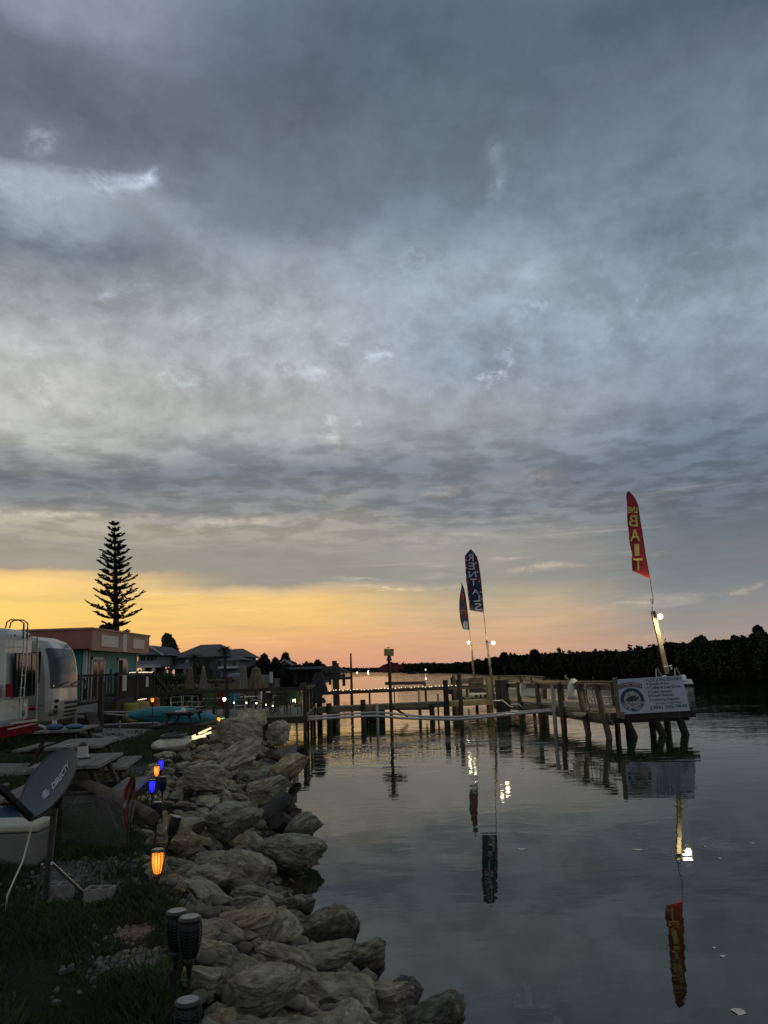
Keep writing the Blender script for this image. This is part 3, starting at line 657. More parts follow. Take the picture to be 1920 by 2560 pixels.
# --- walkway from the patio to the corner
wk = thing('walkway', 'long dark plank walkway across the photo from the patio to the lit corner', 'dock', (1, 41.5, 0))
q0, q1, q2, q3 = AW, BW, (5.9, 43.8), (-3.7, 41.0)
planks(wk, (q0, q1, q2, q3), ZD)
MB().beam(V3(q0, ZD-.15), V3(q1, ZD-.15), .05, .22).beam(V3(q3, ZD-.15), V3(q2, ZD-.15), .05, .22).build('stringer', 'wood', wk)
for px, top in ((822, 1758), (907, 1749), (1078, 1760), (1112, 1700)):
    t = W(px, top, AW, BW); t.y -= .12; pile(wk, t, Vector((t.x+.03, t.y, 0)), .14, 'pile_dark')
    pile(wk, Vector((t.x+.1, t.y+1.7, ZD-.1)), Vector((t.x+.1, t.y+1.7, 0)), .13, 'pile_dark')
RA, RB = (-3.5, 40.9), (5.9, 43.7); ZW = 1.60
MB().beam(V3(RA, ZW), V3(RB, ZW), .14, .04).beam(V3(RA, ZW-.1), V3(RB, ZW-.1), .04, .15).build('rail', 'wood_dark', wk)
for px in (924, 1065, 1140):
    t = W(px, 1740, RA, RB); MB().beam((t.x, t.y, ZD-.3), (t.x, t.y, ZW-.05), .10, .10).build('rail_post', 'wood_dark', wk)
b1 = W(985, 1765, (q0[0], 41.5), (q1[0], 41.5)); b2 = W(1012, 1787, (q0[0], 41.5), (q1[0], 41.5))
MB().beam(W(978, 1765, AW, BW), W(1020, 1792, AW, BW), .08, .10).beam(W(980, 1773, AW, BW), W(1075, 1772, AW, BW), .06, .10).build('brace', 'pile_dark', wk)
# string lights on its rail
def bulbs(name, pts, r, label, group=None, wire='black', m='bulb', hang=.0):
    t = thing(name, label, 'string lights', tuple(pts[0]), group)
    MB().tube(pts, .006, 4).build('wire', wire, t)
    me = None
    for i, p in enumerate(pts[1:-1] if len(pts) > 3 else pts):
        if me is None:
            bl = MB().ball(p+Vector((0, 0, hang)), r, 6, 4).build('bulb', m, t, smooth=True); me = bl; p0 = p
        else:
            c = me.copy(); col.objects.link(c); c.parent = t; c.location = Vector(p)-Vector(p0)
    return t
A_, B_ = V3(RA, ZW+.03), V3(RB, ZW+.03); pts = []
s0 = W(797, 1730, RA, RB).x; e0 = W(1160, 1690, RA, RB).x
for i in range(44):
    x = lerp(s0, e0, min(1, max(0, (i+random.uniform(-.3, .3))/43))); f = (x-RA[0])/(RB[0]-RA[0]); pts.append(Vector((x, lerp(RA[1], RB[1], f)-.09, ZW+.035+random.uniform(-.03, .02))))
bulbs('string_lights', pts, .013, 'row of tiny warm lights along the dark walkway rail')
# sign post with the yellow box and the red fish
sp = thing('sign_post', 'tall dark post standing in front of the walkway with a small square sign on top', 'post', tuple(W(977, 1800, AW, BW)*1.0))
SY = sp.location.y-.15
pile(sp, D(972, 1628, SY), D(979, 1800, SY), .085, 'pile_dark', 'pole')
MB().tube([D(973, 1652, SY), D(973, 1642, SY)], [.16, .09], 10).tube([D(973, 1642, SY), D(973, 1638, SY)], [.12, .05], 10).build('collar', 'wood_dark', sp)
MB().slab([D(960, 1622, SY-.12), D(984.5, 1622, SY-.12), D(984.5, 1640, SY-.12), D(960, 1640, SY-.12)], (0, 1, 0), .06).build('sign_board', 'yellowdull', sp)
MB().beam(D(969, 1621, SY), D(972, 1618, SY), .03, .03).beam(D(966, 1618.5, SY), D(975, 1619, SY), .04, .03).build('finial', 'black', sp)
def fish_outline(flip=False):
    up = [(0,.5),(.05,.62),(.16,.80),(.30,.92),(.42,.95),(.50,1.08),(.60,.98),(.68,.96),(.72,1.06),(.79,.86),(.84,.80),(1.0,1.10),(.95,.72),(.92,.52)]
    lo = [(1.0,.30),(.86,.42),(.76,.36),(.78,.08),(.72,.22),(.68,.05),(.62,.26),(.52,.18),(.46,.02),(.40,.16),(.22,.12),(.10,.22),(.03,.30),(.06,.40)]
    return up+lo
fr = MB().slab([D(945+66*u, 1686-28*v-3*u, SY+.1) for u, v in fish_outline()], (0, 1, 0), .07).build('fish_cutout', 'fishred')
tag(fr, 'dark red wooden fish mounted level on the tall post behind the walkway', 'fish sign')
# hanging dark fish, tail down
fp = thing('fish_post', 'black post carrying the hanging fish at the left end of the walkway', 'post', tuple(D(800, 1810, 40.6)))
pile(fp, D(797, 1700, 40.6), D(800, 1815, 40.6), .14, 'pile_dark', 'pole')
FO = [(.30,0),(.62,0),(.74,.06),(.80,.20),(.86,.34),(.98,.50),(1.0,.60),(.90,.64),(.82,.60),(.74,.74),(.66,.80),(.80,.84),(.92,.94),(.84,1.0),(.20,1.0),(.08,.99),(.12,.86),(.28,.80),(.22,.72),(.14,.60),(.06,.62),(0,.56),(.08,.44),(.12,.30),(.18,.12)]
f2 = MB().slab([D(775+44*u, 1681+77*v, 40.35) for u, v in FO], (0, 1, 0), .16).build('fish_cutout', 'fishdark')
tag(f2, 'large dark wooden fish hanging head up with its tail above the walkway', 'fish sign')
# things around the walkway
sh = thing('bench_shelf', 'plain dark board on posts standing behind the walkway rail right of the fish post', 'shelf', tuple(D(1010, 1760, 44)))
MB().slab([D(962, 1705, 44), D(1063, 1703, 44), D(1064, 1711, 44), D(963, 1713, 44)], (0, 1, 0), .10).build('board', 'wood_dark', sh)
MB().beam(D(1062, 1706, 44.1), D(1066, 1770, 44.1), .10, .08).beam(D(985, 1708, 44.1), D(987, 1765, 44.1), .06, .06).build('support', 'wood_dark', sh)
bx = thing('dock_float', 'black box hanging under the walkway between the white pole and the fish post', 'box', tuple(D(942, 1805, 41.2)))
c0 = D(942, 1788, 41.3); MB().box(c0, (.86, .6, .62)).build('body', 'black', bx, bevel=.05)
MB().box(c0+Vector((-.1, 0, .36)), (.62, .5, .05)).build('lid', 'metal', bx)
# tall single posts
def post(px0, py0, px1, py1, Y, r, m, label, name='mooring_post', taper=1.0, group=None, cat='post'):
    b = MB(); p0, p1 = D(px0, py0, Y), D(px1, py1, Y); d = p1-p0; p1 = p1+d*max(0, (p1.z+.7)/max(.2, -d.z)); pts = [lerp(p0, p1, t/5)+Vector((random.uniform(-.01, .01), 0, 0)) for t in range(6)]
    b.tube(pts, [r*lerp(taper, 1, t/5) for t in range(6)], 10); return tag(b.build(name, m), label, cat, group)
post(1147, 1682, 1154, 1796, 40.9, .115, 'pile', 'tall round timber post left of the blue flag pole')
post(1134, 1688, 1140, 1765, 44.5, .09, 'pile', 'thinner timber post just behind the tall one by the lit bench')
post(877, 1633, 880, 1768, 57, .13, 'pile_dark', 'tallest black piling standing alone in the river', taper=.45)
post(836, 1652, 840, 1775, 62, .20, 'pile_dark', 'thick black piling of the far pair left of the tallest one')
post(843, 1658, 846, 1768, 64, .13, 'pile_dark', 'thin black piling of the far pair left of the tallest one')
post(1095, 1735, 1096, 1790, 43, .05, 'pile', 'short thin stake right of the white stake behind the walkway')
# white stakes and pipes floating in front
wp = 'white plastic stakes'
post(942, 1758, 945, 1825, 35.4, .062, 'pvc', 'white stake standing in the water below the fish post', 'plastic_stake', group=wp, cat='stake')
post(761, 1780, 765, 1840, 34.0, .060, 'pvc', 'white stake at the right corner of the patio, next to the rocks', 'plastic_stake', group=wp, cat='stake')
post(741, 1798, 744, 1845, 33.2, .045, 'pvc', 'short white stake half hidden at the far end of the rocks', 'plastic_stake', group=wp, cat='stake')
post(1171, 1771, 1177, 1822, 34.8, .055, 'pvc', 'greyish stake below the blue flag pole', 'plastic_stake', group=wp, cat='stake')
post(1048, 1725, 1050, 1785, 42.4, .085, 'pvc', 'thick white stake behind the walkway under the plain board', 'plastic_stake', group=wp, cat='stake')
post(1381, 1714, 1390, 1835, 33.5, .085, 'pvc', 'white stake leaning against the lit dock where the pipes end', 'plastic_stake', group=wp, cat='stake')
def pipe(px, Ys, r, label):
    P = [D(x, y, Y) for (x, y), Y in zip(px, Ys)]; Q = []
    for i in range(len(P)-1):
        a, b_, c, d = P[max(i-1, 0)], P[i], P[i+1], P[min(i+2, len(P)-1)]
        for k in range(4):
            t = k/4; Q.append(.5*((2*b_)+(c-a)*t+(2*a-5*b_+4*c-d)*t*t+(3*b_-a-3*c+d)*t**3))
    Q.append(P[-1]); return tag(MB().tube(Q, r, 8).build('long_pipe', 'pvc', smooth=True), label, 'pipe', 'long white pipes strung above the water')
Y8 = [32.5, 33.5, 34.2, 35.2, 35.2, 35, 35, 34.6, 34.2, 33.6]
pipe([(640,1795),(700,1798),(765,1793),(880,1784),(945,1781),(1000,1786),(1060,1791),(1150,1792),(1260,1783),(1392,1772)], Y8, .045, 'upper of two long white pipes strung from stake to stake above the water')
pipe([(640,1799),(700,1801),(765,1799),(880,1792),(945,1790),(1000,1795),(1060,1797),(1150,1798),(1260,1788),(1392,1776)], [y-.15 for y in Y8], .055, 'lower of two long white pipes strung from stake to stake above the water')

# --- bait dock: run and end platform
bd = thing('bait_dock', 'lit timber dock that runs towards the viewer and ends under the white sign', 'dock', (8, 33, 0))
def off(p, dx, dy=0): return (p[0]+dx, p[1]+dy)
planks(bd, (A1, B1, off(B1, 2.0, .3), off(A1, 2.0, .3)), ZD, .145)
planks(bd, (off(A2, 0, .02), B2, (10.9, 31.6), (9.0, 31.4)), ZD+.004, .145, m='wood')
MB().beam(V3(A1, ZD-.17), V3(B1, ZD-.17), .05, .24).beam(V3(off(A1, .08), ZD-.36), V3(off(B1, .08), ZD-.36), .05, .14).build('stringer', 'wood', bd)
MB().beam(V3(A2, ZD-.14), V3(off(B2, .25), ZD-.14), .05, .24).beam(V3(off(A2, .1, .12), ZD-.30), V3(off(B2, .05, .12), ZD-.30), .08, .14).beam(V3(off(B2, .1), ZD-.15), V3((11.0, 31.6), ZD-.15), .05, .22).build('platform_beam', 'pile_dark', bd)
ZA = 1.70
MB().beam(V3(A1, ZA), V3(B1, ZR), .16, .045).beam(V3(A1, ZA-.12), V3(B1, ZR-.12), .05, .17).build('rail', 'wood', bd)
FA, FB = off(A1, 1.95, 1.0), off(B1, 1.95, .3)
MB().beam(V3(FA, ZA+.04), V3(FB, ZR+.02), .16, .045).beam(V3(FA, ZA-.08), V3(FB, ZR-.10), .05, .17).build('rail', 'wood', bd)
for t, b_, r in (((1299,1706),(1310,1816),.10),((1346,1707),(1361,1822),.105),((1402,1708),(1416,1828),.105),((1449,1705),(1477,1835),.11),((1496,1713),(1529,1845),.11)):
    p0, p1 = W(*t, A1, B1), W(*b_, A1, B1); o = Vector((-.10, -.06, 0)); pile(bd, p0+o, p1+o, r)
for t in (.1, .3, .5, .72, .93):
    p = V3((lerp(FA[0], FB[0], t), lerp(FA[1], FB[1], t)), lerp(ZA, ZR, t)-.02); pile(bd, p, V3((p.x+.05, p.y), 0), .11, 'pile')
for t, b_ in (((1566,1795),(1584,1836)),((1636,1793),(1653,1824)),((1697,1788),(1718,1838))):
    p0, p1 = W(*t, A2, B2), W(*b_, A2, B2); o = Vector((0, .12, 0)); pile(bd, p0+o, p1+o, .135, 'pile_dark')
for x, y in ((9.3, 31.3), (10.9, 31.5)): pile(bd, (x, y, ZD), (x, y, 0), .13, 'pile_dark')
PL = (8.0, 31.0)
MB().beam(V3(off(B2, .0, .1), ZR), V3((10.9, 31.5), ZR), .14, .04).beam(V3((10.9, 31.5), ZR), V3((9.1, 31.4), ZR), .14, .04).build('rail', 'wood', bd)
for p in ((10.9, 31.5), (9.2, 31.4), (10.8, 30)): MB().beam(V3(p, ZD), V3(p, ZR), .1, .1).build('rail_post', 'wood', bd)
MB().beam(D(1537, 1694, 28.0), D(1547, 1795, 28.0), .14, .06).beam(D(1556, 1780, 28.02), D(1557, 1797, 28.02), .12, .06).build('rail_post', 'wood', bd)
# corner logs
post(1246, 1699, 1252, 1800, 40.7, .20, 'pile', 'fat pale timber log at the lit corner of the dock, left of two', 'corner_post')
post(1259, 1699, 1268, 1800, 40.4, .20, 'pile', 'fat ochre timber log at the lit corner of the dock, right of two', 'corner_post')
post(1222, 1697, 1226, 1790, 42.2, .18, 'pile', 'grey timber log just left of the lit corner', 'corner_post')
# sign
TL, TR, BR, BL = W(1531, 1699, A2, B2), W(1701, 1689, A2, B2), W(1722, 1776, A2, B2), W(1544, 1786, A2, B2)
for q in (TL, TR, BR, BL): q.y -= .12
nS = (TR-TL).cross(BL-TL).normalized(); nS = -nS if nS.y > 0 else nS
def S(u, v): return lerp(lerp(BL, BR, u), lerp(TL, TR, u), v)
sg = thing('sign', 'white hand sized board listing bait, snacks and rentals on the end of the dock', 'sign', tuple(BL))
sg['label'] = 'large white sign with green phone number and round fish emblem on the dock end'
MB().slab([TL, TR, BR, BL], nS, .03).build('board', 'signwhite', sg)
def T_(s_, u0, v0, u1, v1, m='signtext', bold=.012): text_on(s_, S, u0, 1-v1, u1, 1-v0, 'lettering', m, sg, .022, bold, False, nS)
T_('LIVE & FROZEN BAIT', .500, .030, .985, .118); T_('Snacks & Ice', .500, .145, .785, .222); T_('Coffee & Cold Drinks', .500, .252, .955, .332)
T_('Cabin Rentals', .500, .372, .800, .450); T_('Kayak Rentals', .500, .482, .812, .575); T_('Camping Supplies', .500, .592, .885, .692)
T_('205 Indian Creek Road', .530, .716, .900, .772, bold=.004); T_('(386) 345-9845', .455, .802, .975, .928, 'signgreen', .02)
for v in (.075, .185, .293, .412, .527, .640):
    b = MB(); a0, a1, c0, c1 = .458, .484, 1-v-.032, 1-v+.032; t = .004
    for (x0, x1, y0, y1) in ((a0, a1, c0, c0+.008), (a0, a1, c1-.008, c1), (a0, a0+t, c0+.008, c1-.008), (a1-t, a1, c0+.008, c1-.008)):
        b.quad(*[S(x, y)+nS*.022 for x, y in ((x0, y0), (x1, y0), (x1, y1), (x0, y1))])
    b.quad(*[S(x, y)+nS*.023 for x, y in ((a0+.006, c0+.022), (a0+.011, c0+.012), (a1-.002, c1+.004), (a1-.006, c1+.01))]); b.build('check_box', 'signtext', sg)
def CR(r, a): return S(.222+r*math.cos(a)/2.02, .40+r*math.sin(a))
def ring(r0, r1, a0, a1, m, name, o, n=40):
    b = MB()
    for i in range(n):
        t0, t1 = lerp(a0, a1, i/n), lerp(a0, a1, (i+1)/n); b.quad(*[CR(r, a)+nS*o for r, a in ((r0, t0), (r1, t0), (r1, t1), (r0, t1))])
    return b.build(name, m, sg)
ring(.245, .335, -.25, math.pi+.25, 'signnavy', 'emblem_ring', .020); ring(.0, .240, 0, 2*math.pi, 'signtan', 'emblem_disc', .020)
ring(.320, .335, math.pi+.25, 2*math.pi-.25, 'signnavy', 'emblem_ring', .0205); ring(.240, .252, 0, 2*math.pi, 'signnavy', 'emblem_ring', .021)
ct = "RV & FISH CAMP"
for i, ch in enumerate(ct):
    if ch == ' ': continue
    a = lerp(math.pi+.42, 2*math.pi-.42, i/(len(ct)-1))
    def fn(u, v, a=a):
        c = .288; x, y = (u-.5)*.062, (v-.5)*.052; er = (math.cos(a), math.sin(a)); et = (-math.sin(a), math.cos(a)); px = c*er[0]+x*et[0]-y*er[0]; py = c*er[1]+x*et[1]-y*er[1]
        return S(.222+px/2.02, .40+py)
    text_on(ch, fn, 0, 0, 1, 1, 'lettering', 'signnavy', sg, .023, .02, False, nS)
b = MB().slab([CR(.19*2*(u-.5)*1.0, 0)*0+S(.222+(u-.5)*.20, .40+(v-.5)*.17+.02*math.sin(u*3))+nS*.024 for u, v in fish_outline()], nS, .003); b.build('emblem_fish', 'signtext', sg)
for (yy, ww) in ((.27, .12), (.235, .09), (.50, .10)):
    MB().quad(*[S(.222+x, yy+y+.012*math.sin(x*60))+nS*.0235 for x, y in ((-ww/2, 0), (ww/2, 0), (ww/2, .014), (-ww/2, .014))]).build('emblem_wave', 'signnavy', sg)
ban = lambda u, v: S(.035+.355*u, .70+.07*math.sin(math.pi*u)+.115*v)
def bgrid(u0, u1, v0, v1, o, n=14): return MB().grid(lambda i, j: ban(lerp(u0, u1, i), lerp(v0, v1, j))+nS*o, n, 1)
bgrid(0, 1, 0, 1.15, .024).build('banner', 'signbrown', sg); bgrid(.05, .95, .2, .9, .0255).build('banner_field', 'signtan', sg)
text_on('Indian Mound', ban, .09, .28, .91, .80, 'lettering', 'signtext', sg, .027, .03, False, nS)

# objects on the lit dock
def W1(px, py): return W(px, py, A1, B1)
pn = MB().slab([D(1300, 1712, 37.6), D(1335, 1712, 37.6), D(1337, 1740, 37.6), D(1303, 1740, 37.6)], (0, 1, 0), .45)
tag(pn.build('storage_tub', 'cloth'), 'boxy pale tub on the lit dock behind the second and third piles', 'tub')
cl = MB().lathe(D(1437, 1748, 31.5), [(.30, 0), (.27, .2), (.25, .5), (.16, .72), (.08, .80)], 14)
tag(cl.build('covered_bucket', 'cloth', smooth=True), 'white cloth covered bundle on the dock near the hose', 'bundle')
ch = thing('white_chair', 'white chair standing on the end platform behind the sign edge', 'chair', tuple(D(1505, 1768, 29.2)))
Yc = 29.2
for a, b_ in (((1479,1719),(1491,1768)),((1516,1722),(1528,1764))): MB().beam(D(*a, Yc), D(*b_, Yc), .045, .03).build('leg', 'pvc', ch)
for a, b_ in (((1498,1722),(1506,1758)),): MB().beam(D(*a, Yc+.5), D(*b_, Yc+.5), .04, .03).build('leg', 'pvc', ch)
MB().beam(D(1478, 1724, Yc), D(1520, 1723, Yc), .03, .03).beam(D(1484, 1742, Yc+.2), D(1524, 1742, Yc+.2), .45, .03).build('seat', 'pvc', ch)
hs = []
for k in range(30):
    a = k/29*2*math.pi*1.6; hs.append(D(1476+5*math.cos(a), 1757+9*math.sin(a), 29.6))
hs = [D(1462, 1712, 29.7), D(1464, 1735, 29.7), D(1467, 1765, 29.7), D(1472, 1775, 29.7)]+hs+[D(1476, 1740, 29.6), D(1475, 1716, 29.7)]
tag(MB().tube(hs, .016, 6).build('garden_hose', 'cream', smooth=True), 'pale hose looped over the dock rail between the last two piles', 'hose')
bk = thing('fender_float', 'pale yellow float hung below the dock edge by the hose', 'float', tuple(D(1446, 1783, 30.2)))
MB().slab([D(1428,1781,30.1), D(1465,1782,30.1), D(1461,1791,30.1), D(1432,1790,30.1)], (0, 1, 0), .25).build('body', 'cream', bk, bevel=.02); MB().tube([D(1430,1780,29.95), D(1433,1791,29.95)], .012, 5).build('strap', 'black', bk)
rh = thing('rod_holder', 'small bent metal fitting standing on the far dock rail', 'fitting', tuple(D(1421, 1700, 33)))
MB().tube([D(1424, 1704, 33), D(1418, 1695, 33), D(1413, 1696, 33)], .025, 6).tube([D(1413, 1694, 33), D(1415, 1687, 33)], .02, 6).build('bracket', 'alu', rh)
def hoseline(P, Y, r, label, m='rope'): return tag(MB().tube([D(x, y, Y) for x, y in P], r, 6).build('white_rope', m, smooth=True), label, 'rope', 'white ropes by the lit corner')
hoseline([(1232,1752),(1245,1752),(1256,1751),(1262,1755),(1272,1764),(1280,1768),(1290,1766)], 39.8, .028, 'white rope drooping from the corner log over the water')
hoseline([(1278,1761),(1296,1760),(1303,1766),(1312,1773)], 38, .028, 'white rope bent around the first dock pile')

# --- rear platform with the bench
rp = thing('rear_dock', 'distant timber platform with rails behind the lit corner', 'dock', (6, 52, 0))
planks(rp, ((4.2, 47.5), (9.2, 47.0), (9.6, 57.5), (4.6, 58)), ZD, .3); planks(rp, ((5.6, 42.6), (7.6, 42.5), (7.8, 47.2), (5.8, 47.3)), ZD, .2)
MB().beam((4.2, 47.5, ZD-.2), (9.2, 47, ZD-.2), .06, .3).beam((4.2, 47.5, ZD-.2), (4.6, 58, ZD-.2), .06, .3).build('stringer', 'wood', rp)
for (a, c) in (((4.1, 47.6), (4.6, 58)), ((4.6, 58), (9.6, 57.5)), ((9.2, 47), (9.6, 57.5)), ((4.1, 47.6), (5.6, 47.5))):
    MB().beam(V3(a, ZR), V3(c, ZR), .16, .05).beam(V3(a, ZR-.16), V3(c, ZR-.16), .05, .18).build('rail', 'wood', rp)
for p in ((4.1, 47.6), (4.25, 51), (4.4, 54.5), (4.6, 58), (6.3, 57.8), (8, 57.7), (9.6, 57.5), (9.4, 52), (9.2, 47)):
    MB().beam(V3(p, -.5), V3(p, ZR), .2, .2).build('pile', 'pile_dark', rp)
bn = thing('bench', 'bench with a bright yellow lit seat on the rear platform', 'bench', tuple(D(1175, 1745, 46.5)))
MB().slab([D(1157,1716.5,46.5), D(1187,1714.5,46.5), D(1189,1719.5,46.5), D(1158,1721.5,46.5)], (0, 1, 0), .5).build('seat', 'yellow', bn)
MB().beam(D(1167, 1721, 46.6), D(1168, 1742, 46.6), .12, .12).beam(D(1190, 1720, 46.6), D(1191, 1742, 46.6), .12, .12).build('leg', 'wood_dark', bn)
tb = thing('cleaning_table', 'dark table with a pale wet top right of the yellow bench', 'table', tuple(D(1205, 1745, 45.5)))
MB().box(D(1205, 1734, 45.5), (1.5, .7, .06)).build('table_top', 'cloth', tb)
MB().beam(D(1200, 1720, 45.7), D(1202, 1745, 45.7), .1, .1).beam(D(1212, 1722, 45.7), D(1214, 1745, 45.7), .1, .1).build('leg', 'wood_dark', tb)
MB().box(D(1120, 1728, 49), (.5, .4, .35)).build('x', 'dark'); x = bpy.data.objects['x']; x.name = 'crate'; tag(x, 'small dark crate on the rear platform left of the posts', 'crate')

# ------------------------------------------------------------------ flag poles, lamps, flags
def flagpole(px0, py0, px1, py1, Y, w, label, lamp, energy, side, spotdir=None):
    t = thing('lamp_post', label, 'lamp post', tuple(D(px1, py1, Y)), 'posts with flood lamps')
    p0, p1 = D(px0, py0, Y), D(px1, py1, Y)
    MB().beam(p1, p0, w, w*.8, up=(0, 1, 0)).build('post', 'wood', t)
    L = D(lamp[0], lamp[1], Y-.18); arm = D(px0, py0+(lamp[1]-py0)*.9, Y-.05)
    MB().tube([arm, L+Vector((0, .05, .02))], .018, 6).build('arm', 'alu', t)
    MB().tube([L+Vector((0, .07, .02)), L+Vector((0, .0, 0))], [.06, .115], 12).build('lamp_housing', 'alu', t)
    MB().ball(L+Vector((0, -.02, -.01)), .088, 14, 10).build('lamp_lens', 'flood', t, smooth=True)
    li = bpy.data.lights.new('flood_light', 'POINT'); li.energy = energy; li.color = (1.0, .88, .50); li.shadow_soft_size = .1
    lo = bpy.data.objects.new('flood_light', li); col.objects.link(lo); lo.location = L+Vector(side); lo.parent = t; lo.location = lo.location-Vector(t.location)
    return t
flagpole(1217, 1601, 1238, 1772, 40.6, .12, 'tall leaning timber post under the blue rentals flag with a bright flood lamp', (1233, 1607), 420, (.30, .10, -.30))
flagpole(1178, 1612, 1188, 1722, 55, .13, 'thin dark post under the small teal flag with a bright flood lamp on its left', (1171, 1606), 420, (-.3, .1, -.3))
flagpole(1632, 1528, 1668, 1684, 29.6, .15, 'leaning post on the end platform, lit white from the flood lamp at its top', (1650, 1541), 380, (.10, -.13, -.12))
b = MB(); b.slab([D(1662,1664,29.4), D(1677,1663,29.4), D(1677,1667,29.4), D(1662,1668,29.4)], (0, 1, 0), .2); b.slab([D(1676,1664,29.3), D(1679,1664,29.3), D(1680,1674,29.3), D(1677,1674,29.3)], (0, 1, 0), .1)
tag(b.build('wall_bracket', 'pvc'), 'white bracket fixed to the foot of the brightly lit post', 'bracket')
pb = MB(); pb.box(D(1190, 1712, 54.6), (1.0, .5, .95)); tag(pb.build('pump_box', 'black'), 'black box on the rear platform at the foot of the thin lamp post', 'box')
def pole(pts, Y, r, m='black', name='pole', parent=None): return MB().tube([D(x, y, Y) for x, y in pts], r, 8).build(name, m, parent, smooth=True)
def flag(label, Y, right, left, clothm, polepts, letters, lm, extra=None):
    t = thing('feather_flag', label, 'flag', tuple(D(*polepts[-1], Y)), 'feather flags')
    n = Vector((0, -1, 0)); N_ = 26
    def samp(L, t_):
        f = t_*(len(L)-1); i = min(int(f), len(L)-2); return (lerp(L[i][0], L[i+1][0], f-i), lerp(L[i][1], L[i+1][1], f-i))
    def by_y(L, y):
        for a, b_ in zip(L[:-1], L[1:]):
            if a[1] <= y <= b_[1]: return lerp(a[0], b_[0], (y-a[1])/max(1e-6, b_[1]-a[1]))
        return L[0][0] if y < L[0][1] else L[-1][0]
    def wave(x, y): return .035*math.sin(y*.11+x*.05)+.02*math.sin(y*.23)
    def fn(i, j):
        a = samp(left, i); c = samp(right, i); x, y = lerp(a[0], c[0], j), lerp(a[1], c[1], j); p = D(x, y, Y); return p+Vector((0, wave(x, y)*(1-j), 0))
    f = MB().grid(fn, N_, 6).build('cloth', clothm, t, smooth=True); so_ = f.modifiers.new('thick', 'SOLIDIFY'); so_.thickness = .006
    pole(polepts, Y+.02, .012 if Y < 35 else .015, parent=t)
    pole(right, Y+.005, .018, parent=t, name='sleeve')
    for s_, x0, y0, x1, y1, sk in letters:
        text_on(s_, lambda u, v: D(lerp(x0, x1, u)+sk*(1-v), lerp(y1, y0, v), Y)+Vector((0, wave(lerp(x0, x1, u), lerp(y1, y0, v))*.5-.0, 0)), 0, 0, 1, 1, 'lettering', lm, t, .035, .03, True, n)
    if extra: extra(t, n)
    return t
flag('tall red feather flag with yellow mirrored letters spelling bait', 29.6,
     [(1570,1228),(1577,1234),(1584,1242),(1590,1252),(1594,1262),(1600,1300),(1607,1345),(1613,1385),(1619,1418),(1625,1448)],
     [(1569,1229),(1567,1234),(1566,1241),(1567,1255),(1568,1290),(1571,1330),(1575,1360),(1580,1388),(1580,1408),(1581,1427)], 'flagred',
     [(1625,1448),(1632,1494),(1630,1530)], [('LIVE', 1569, 1268, 1593, 1283, 0), ('B', 1571, 1288, 1593, 1317, 1), ('A', 1573, 1323, 1598, 1354, 2), ('I', 1585, 1360, 1597, 1390, 1), ('T', 1583, 1396, 1606, 1426, 1)], 'fyellow')
ck = MB(); 
for a, c in (((1627,1495),(1633,1495)),((1633,1495),(1633,1508)),((1633,1508),(1628,1508)),((1628,1508),(1627,1495))): ck.tube([D(*a, 29.6), D(*c, 29.6)], .012, 5)
tag(ck.build('pole_clip', 'black'), 'small square metal clip on the red flag pole above the lamp', 'clip')
def stars(t, n):
    L = [(1163,1390),(1163.5,1410),(1165,1445),(1168,1470),(1171,1492),(1173,1512)]; R = [(1188,1397),(1192,1420),(1196,1443),(1200,1470),(1203,1487)]
    for i, (x, y) in enumerate(L+R):
        MB().slab([D(x+a, y+c, 40.6)+n*.03 for a, c in ((0,0),(4,0),(4,8),(0,8))], (0, 1, 0), .004).build('border_patch', 'fdarkred', t)
        MB().slab([D(x+a, y+c, 40.6)+n*.034 for a, c in ((0,8.5),(3.5,8.5),(3.5,12.5),(0,12.5))], (0, 1, 0), .004).build('star_patch', 'fwhite', t)
flag('navy feather flag with white mirrored letters spelling rentals', 40.6,
     [(1176,1373),(1181,1378),(1187,1385),(1192,1393),(1195,1403),(1198,1420),(1202,1450),(1206,1490),(1209,1531)],
     [(1175,1374),(1170,1380),(1166,1384),(1162,1389.5),(1162,1396),(1163,1410),(1166,1450),(1170,1490),(1175,1526)], 'flagblue',
     [(1209,1531),(1213,1568),(1216,1603)], [('R', 1168, 1385, 1183, 1403, 1), ('E', 1170, 1407, 1186, 1424, 1), ('N', 1171, 1428, 1190, 1444, 1), ('T', 1175, 1447, 1191, 1464, 1), ('A', 1179, 1473, 1197, 1486, 1), ('L', 1184, 1488, 1200, 1504, 1), ('S', 1186, 1508, 1203, 1526, 1)], 'fwhite', stars)
def icex(t, n): MB().slab([D(x, y, 55)+n*.04 for x, y in ((1157,1556),(1163,1552),(1169,1555),(1170,1568),(1165,1572),(1158,1567))], (0, 1, 0), .01).build('ice_block', 'fwhite', t)
flag('small dark teal feather flag with red mirrored letters spelling ice', 55,
     [(1153,1458),(1157,1464),(1160,1471),(1164,1492),(1168,1522),(1171,1550),(1174,1578)],
     [(1154,1466),(1152,1475),(1149.5,1490),(1148,1505),(1148,1525),(1151,1552),(1158,1574)], 'flagice',
     [(1174,1578),(1177,1612)], [('I', 1151, 1483, 1160, 1501, 1), ('C', 1152, 1504, 1163, 1522, 1), ('E', 1152, 1525, 1165, 1545, 1)], 'fred', icex)

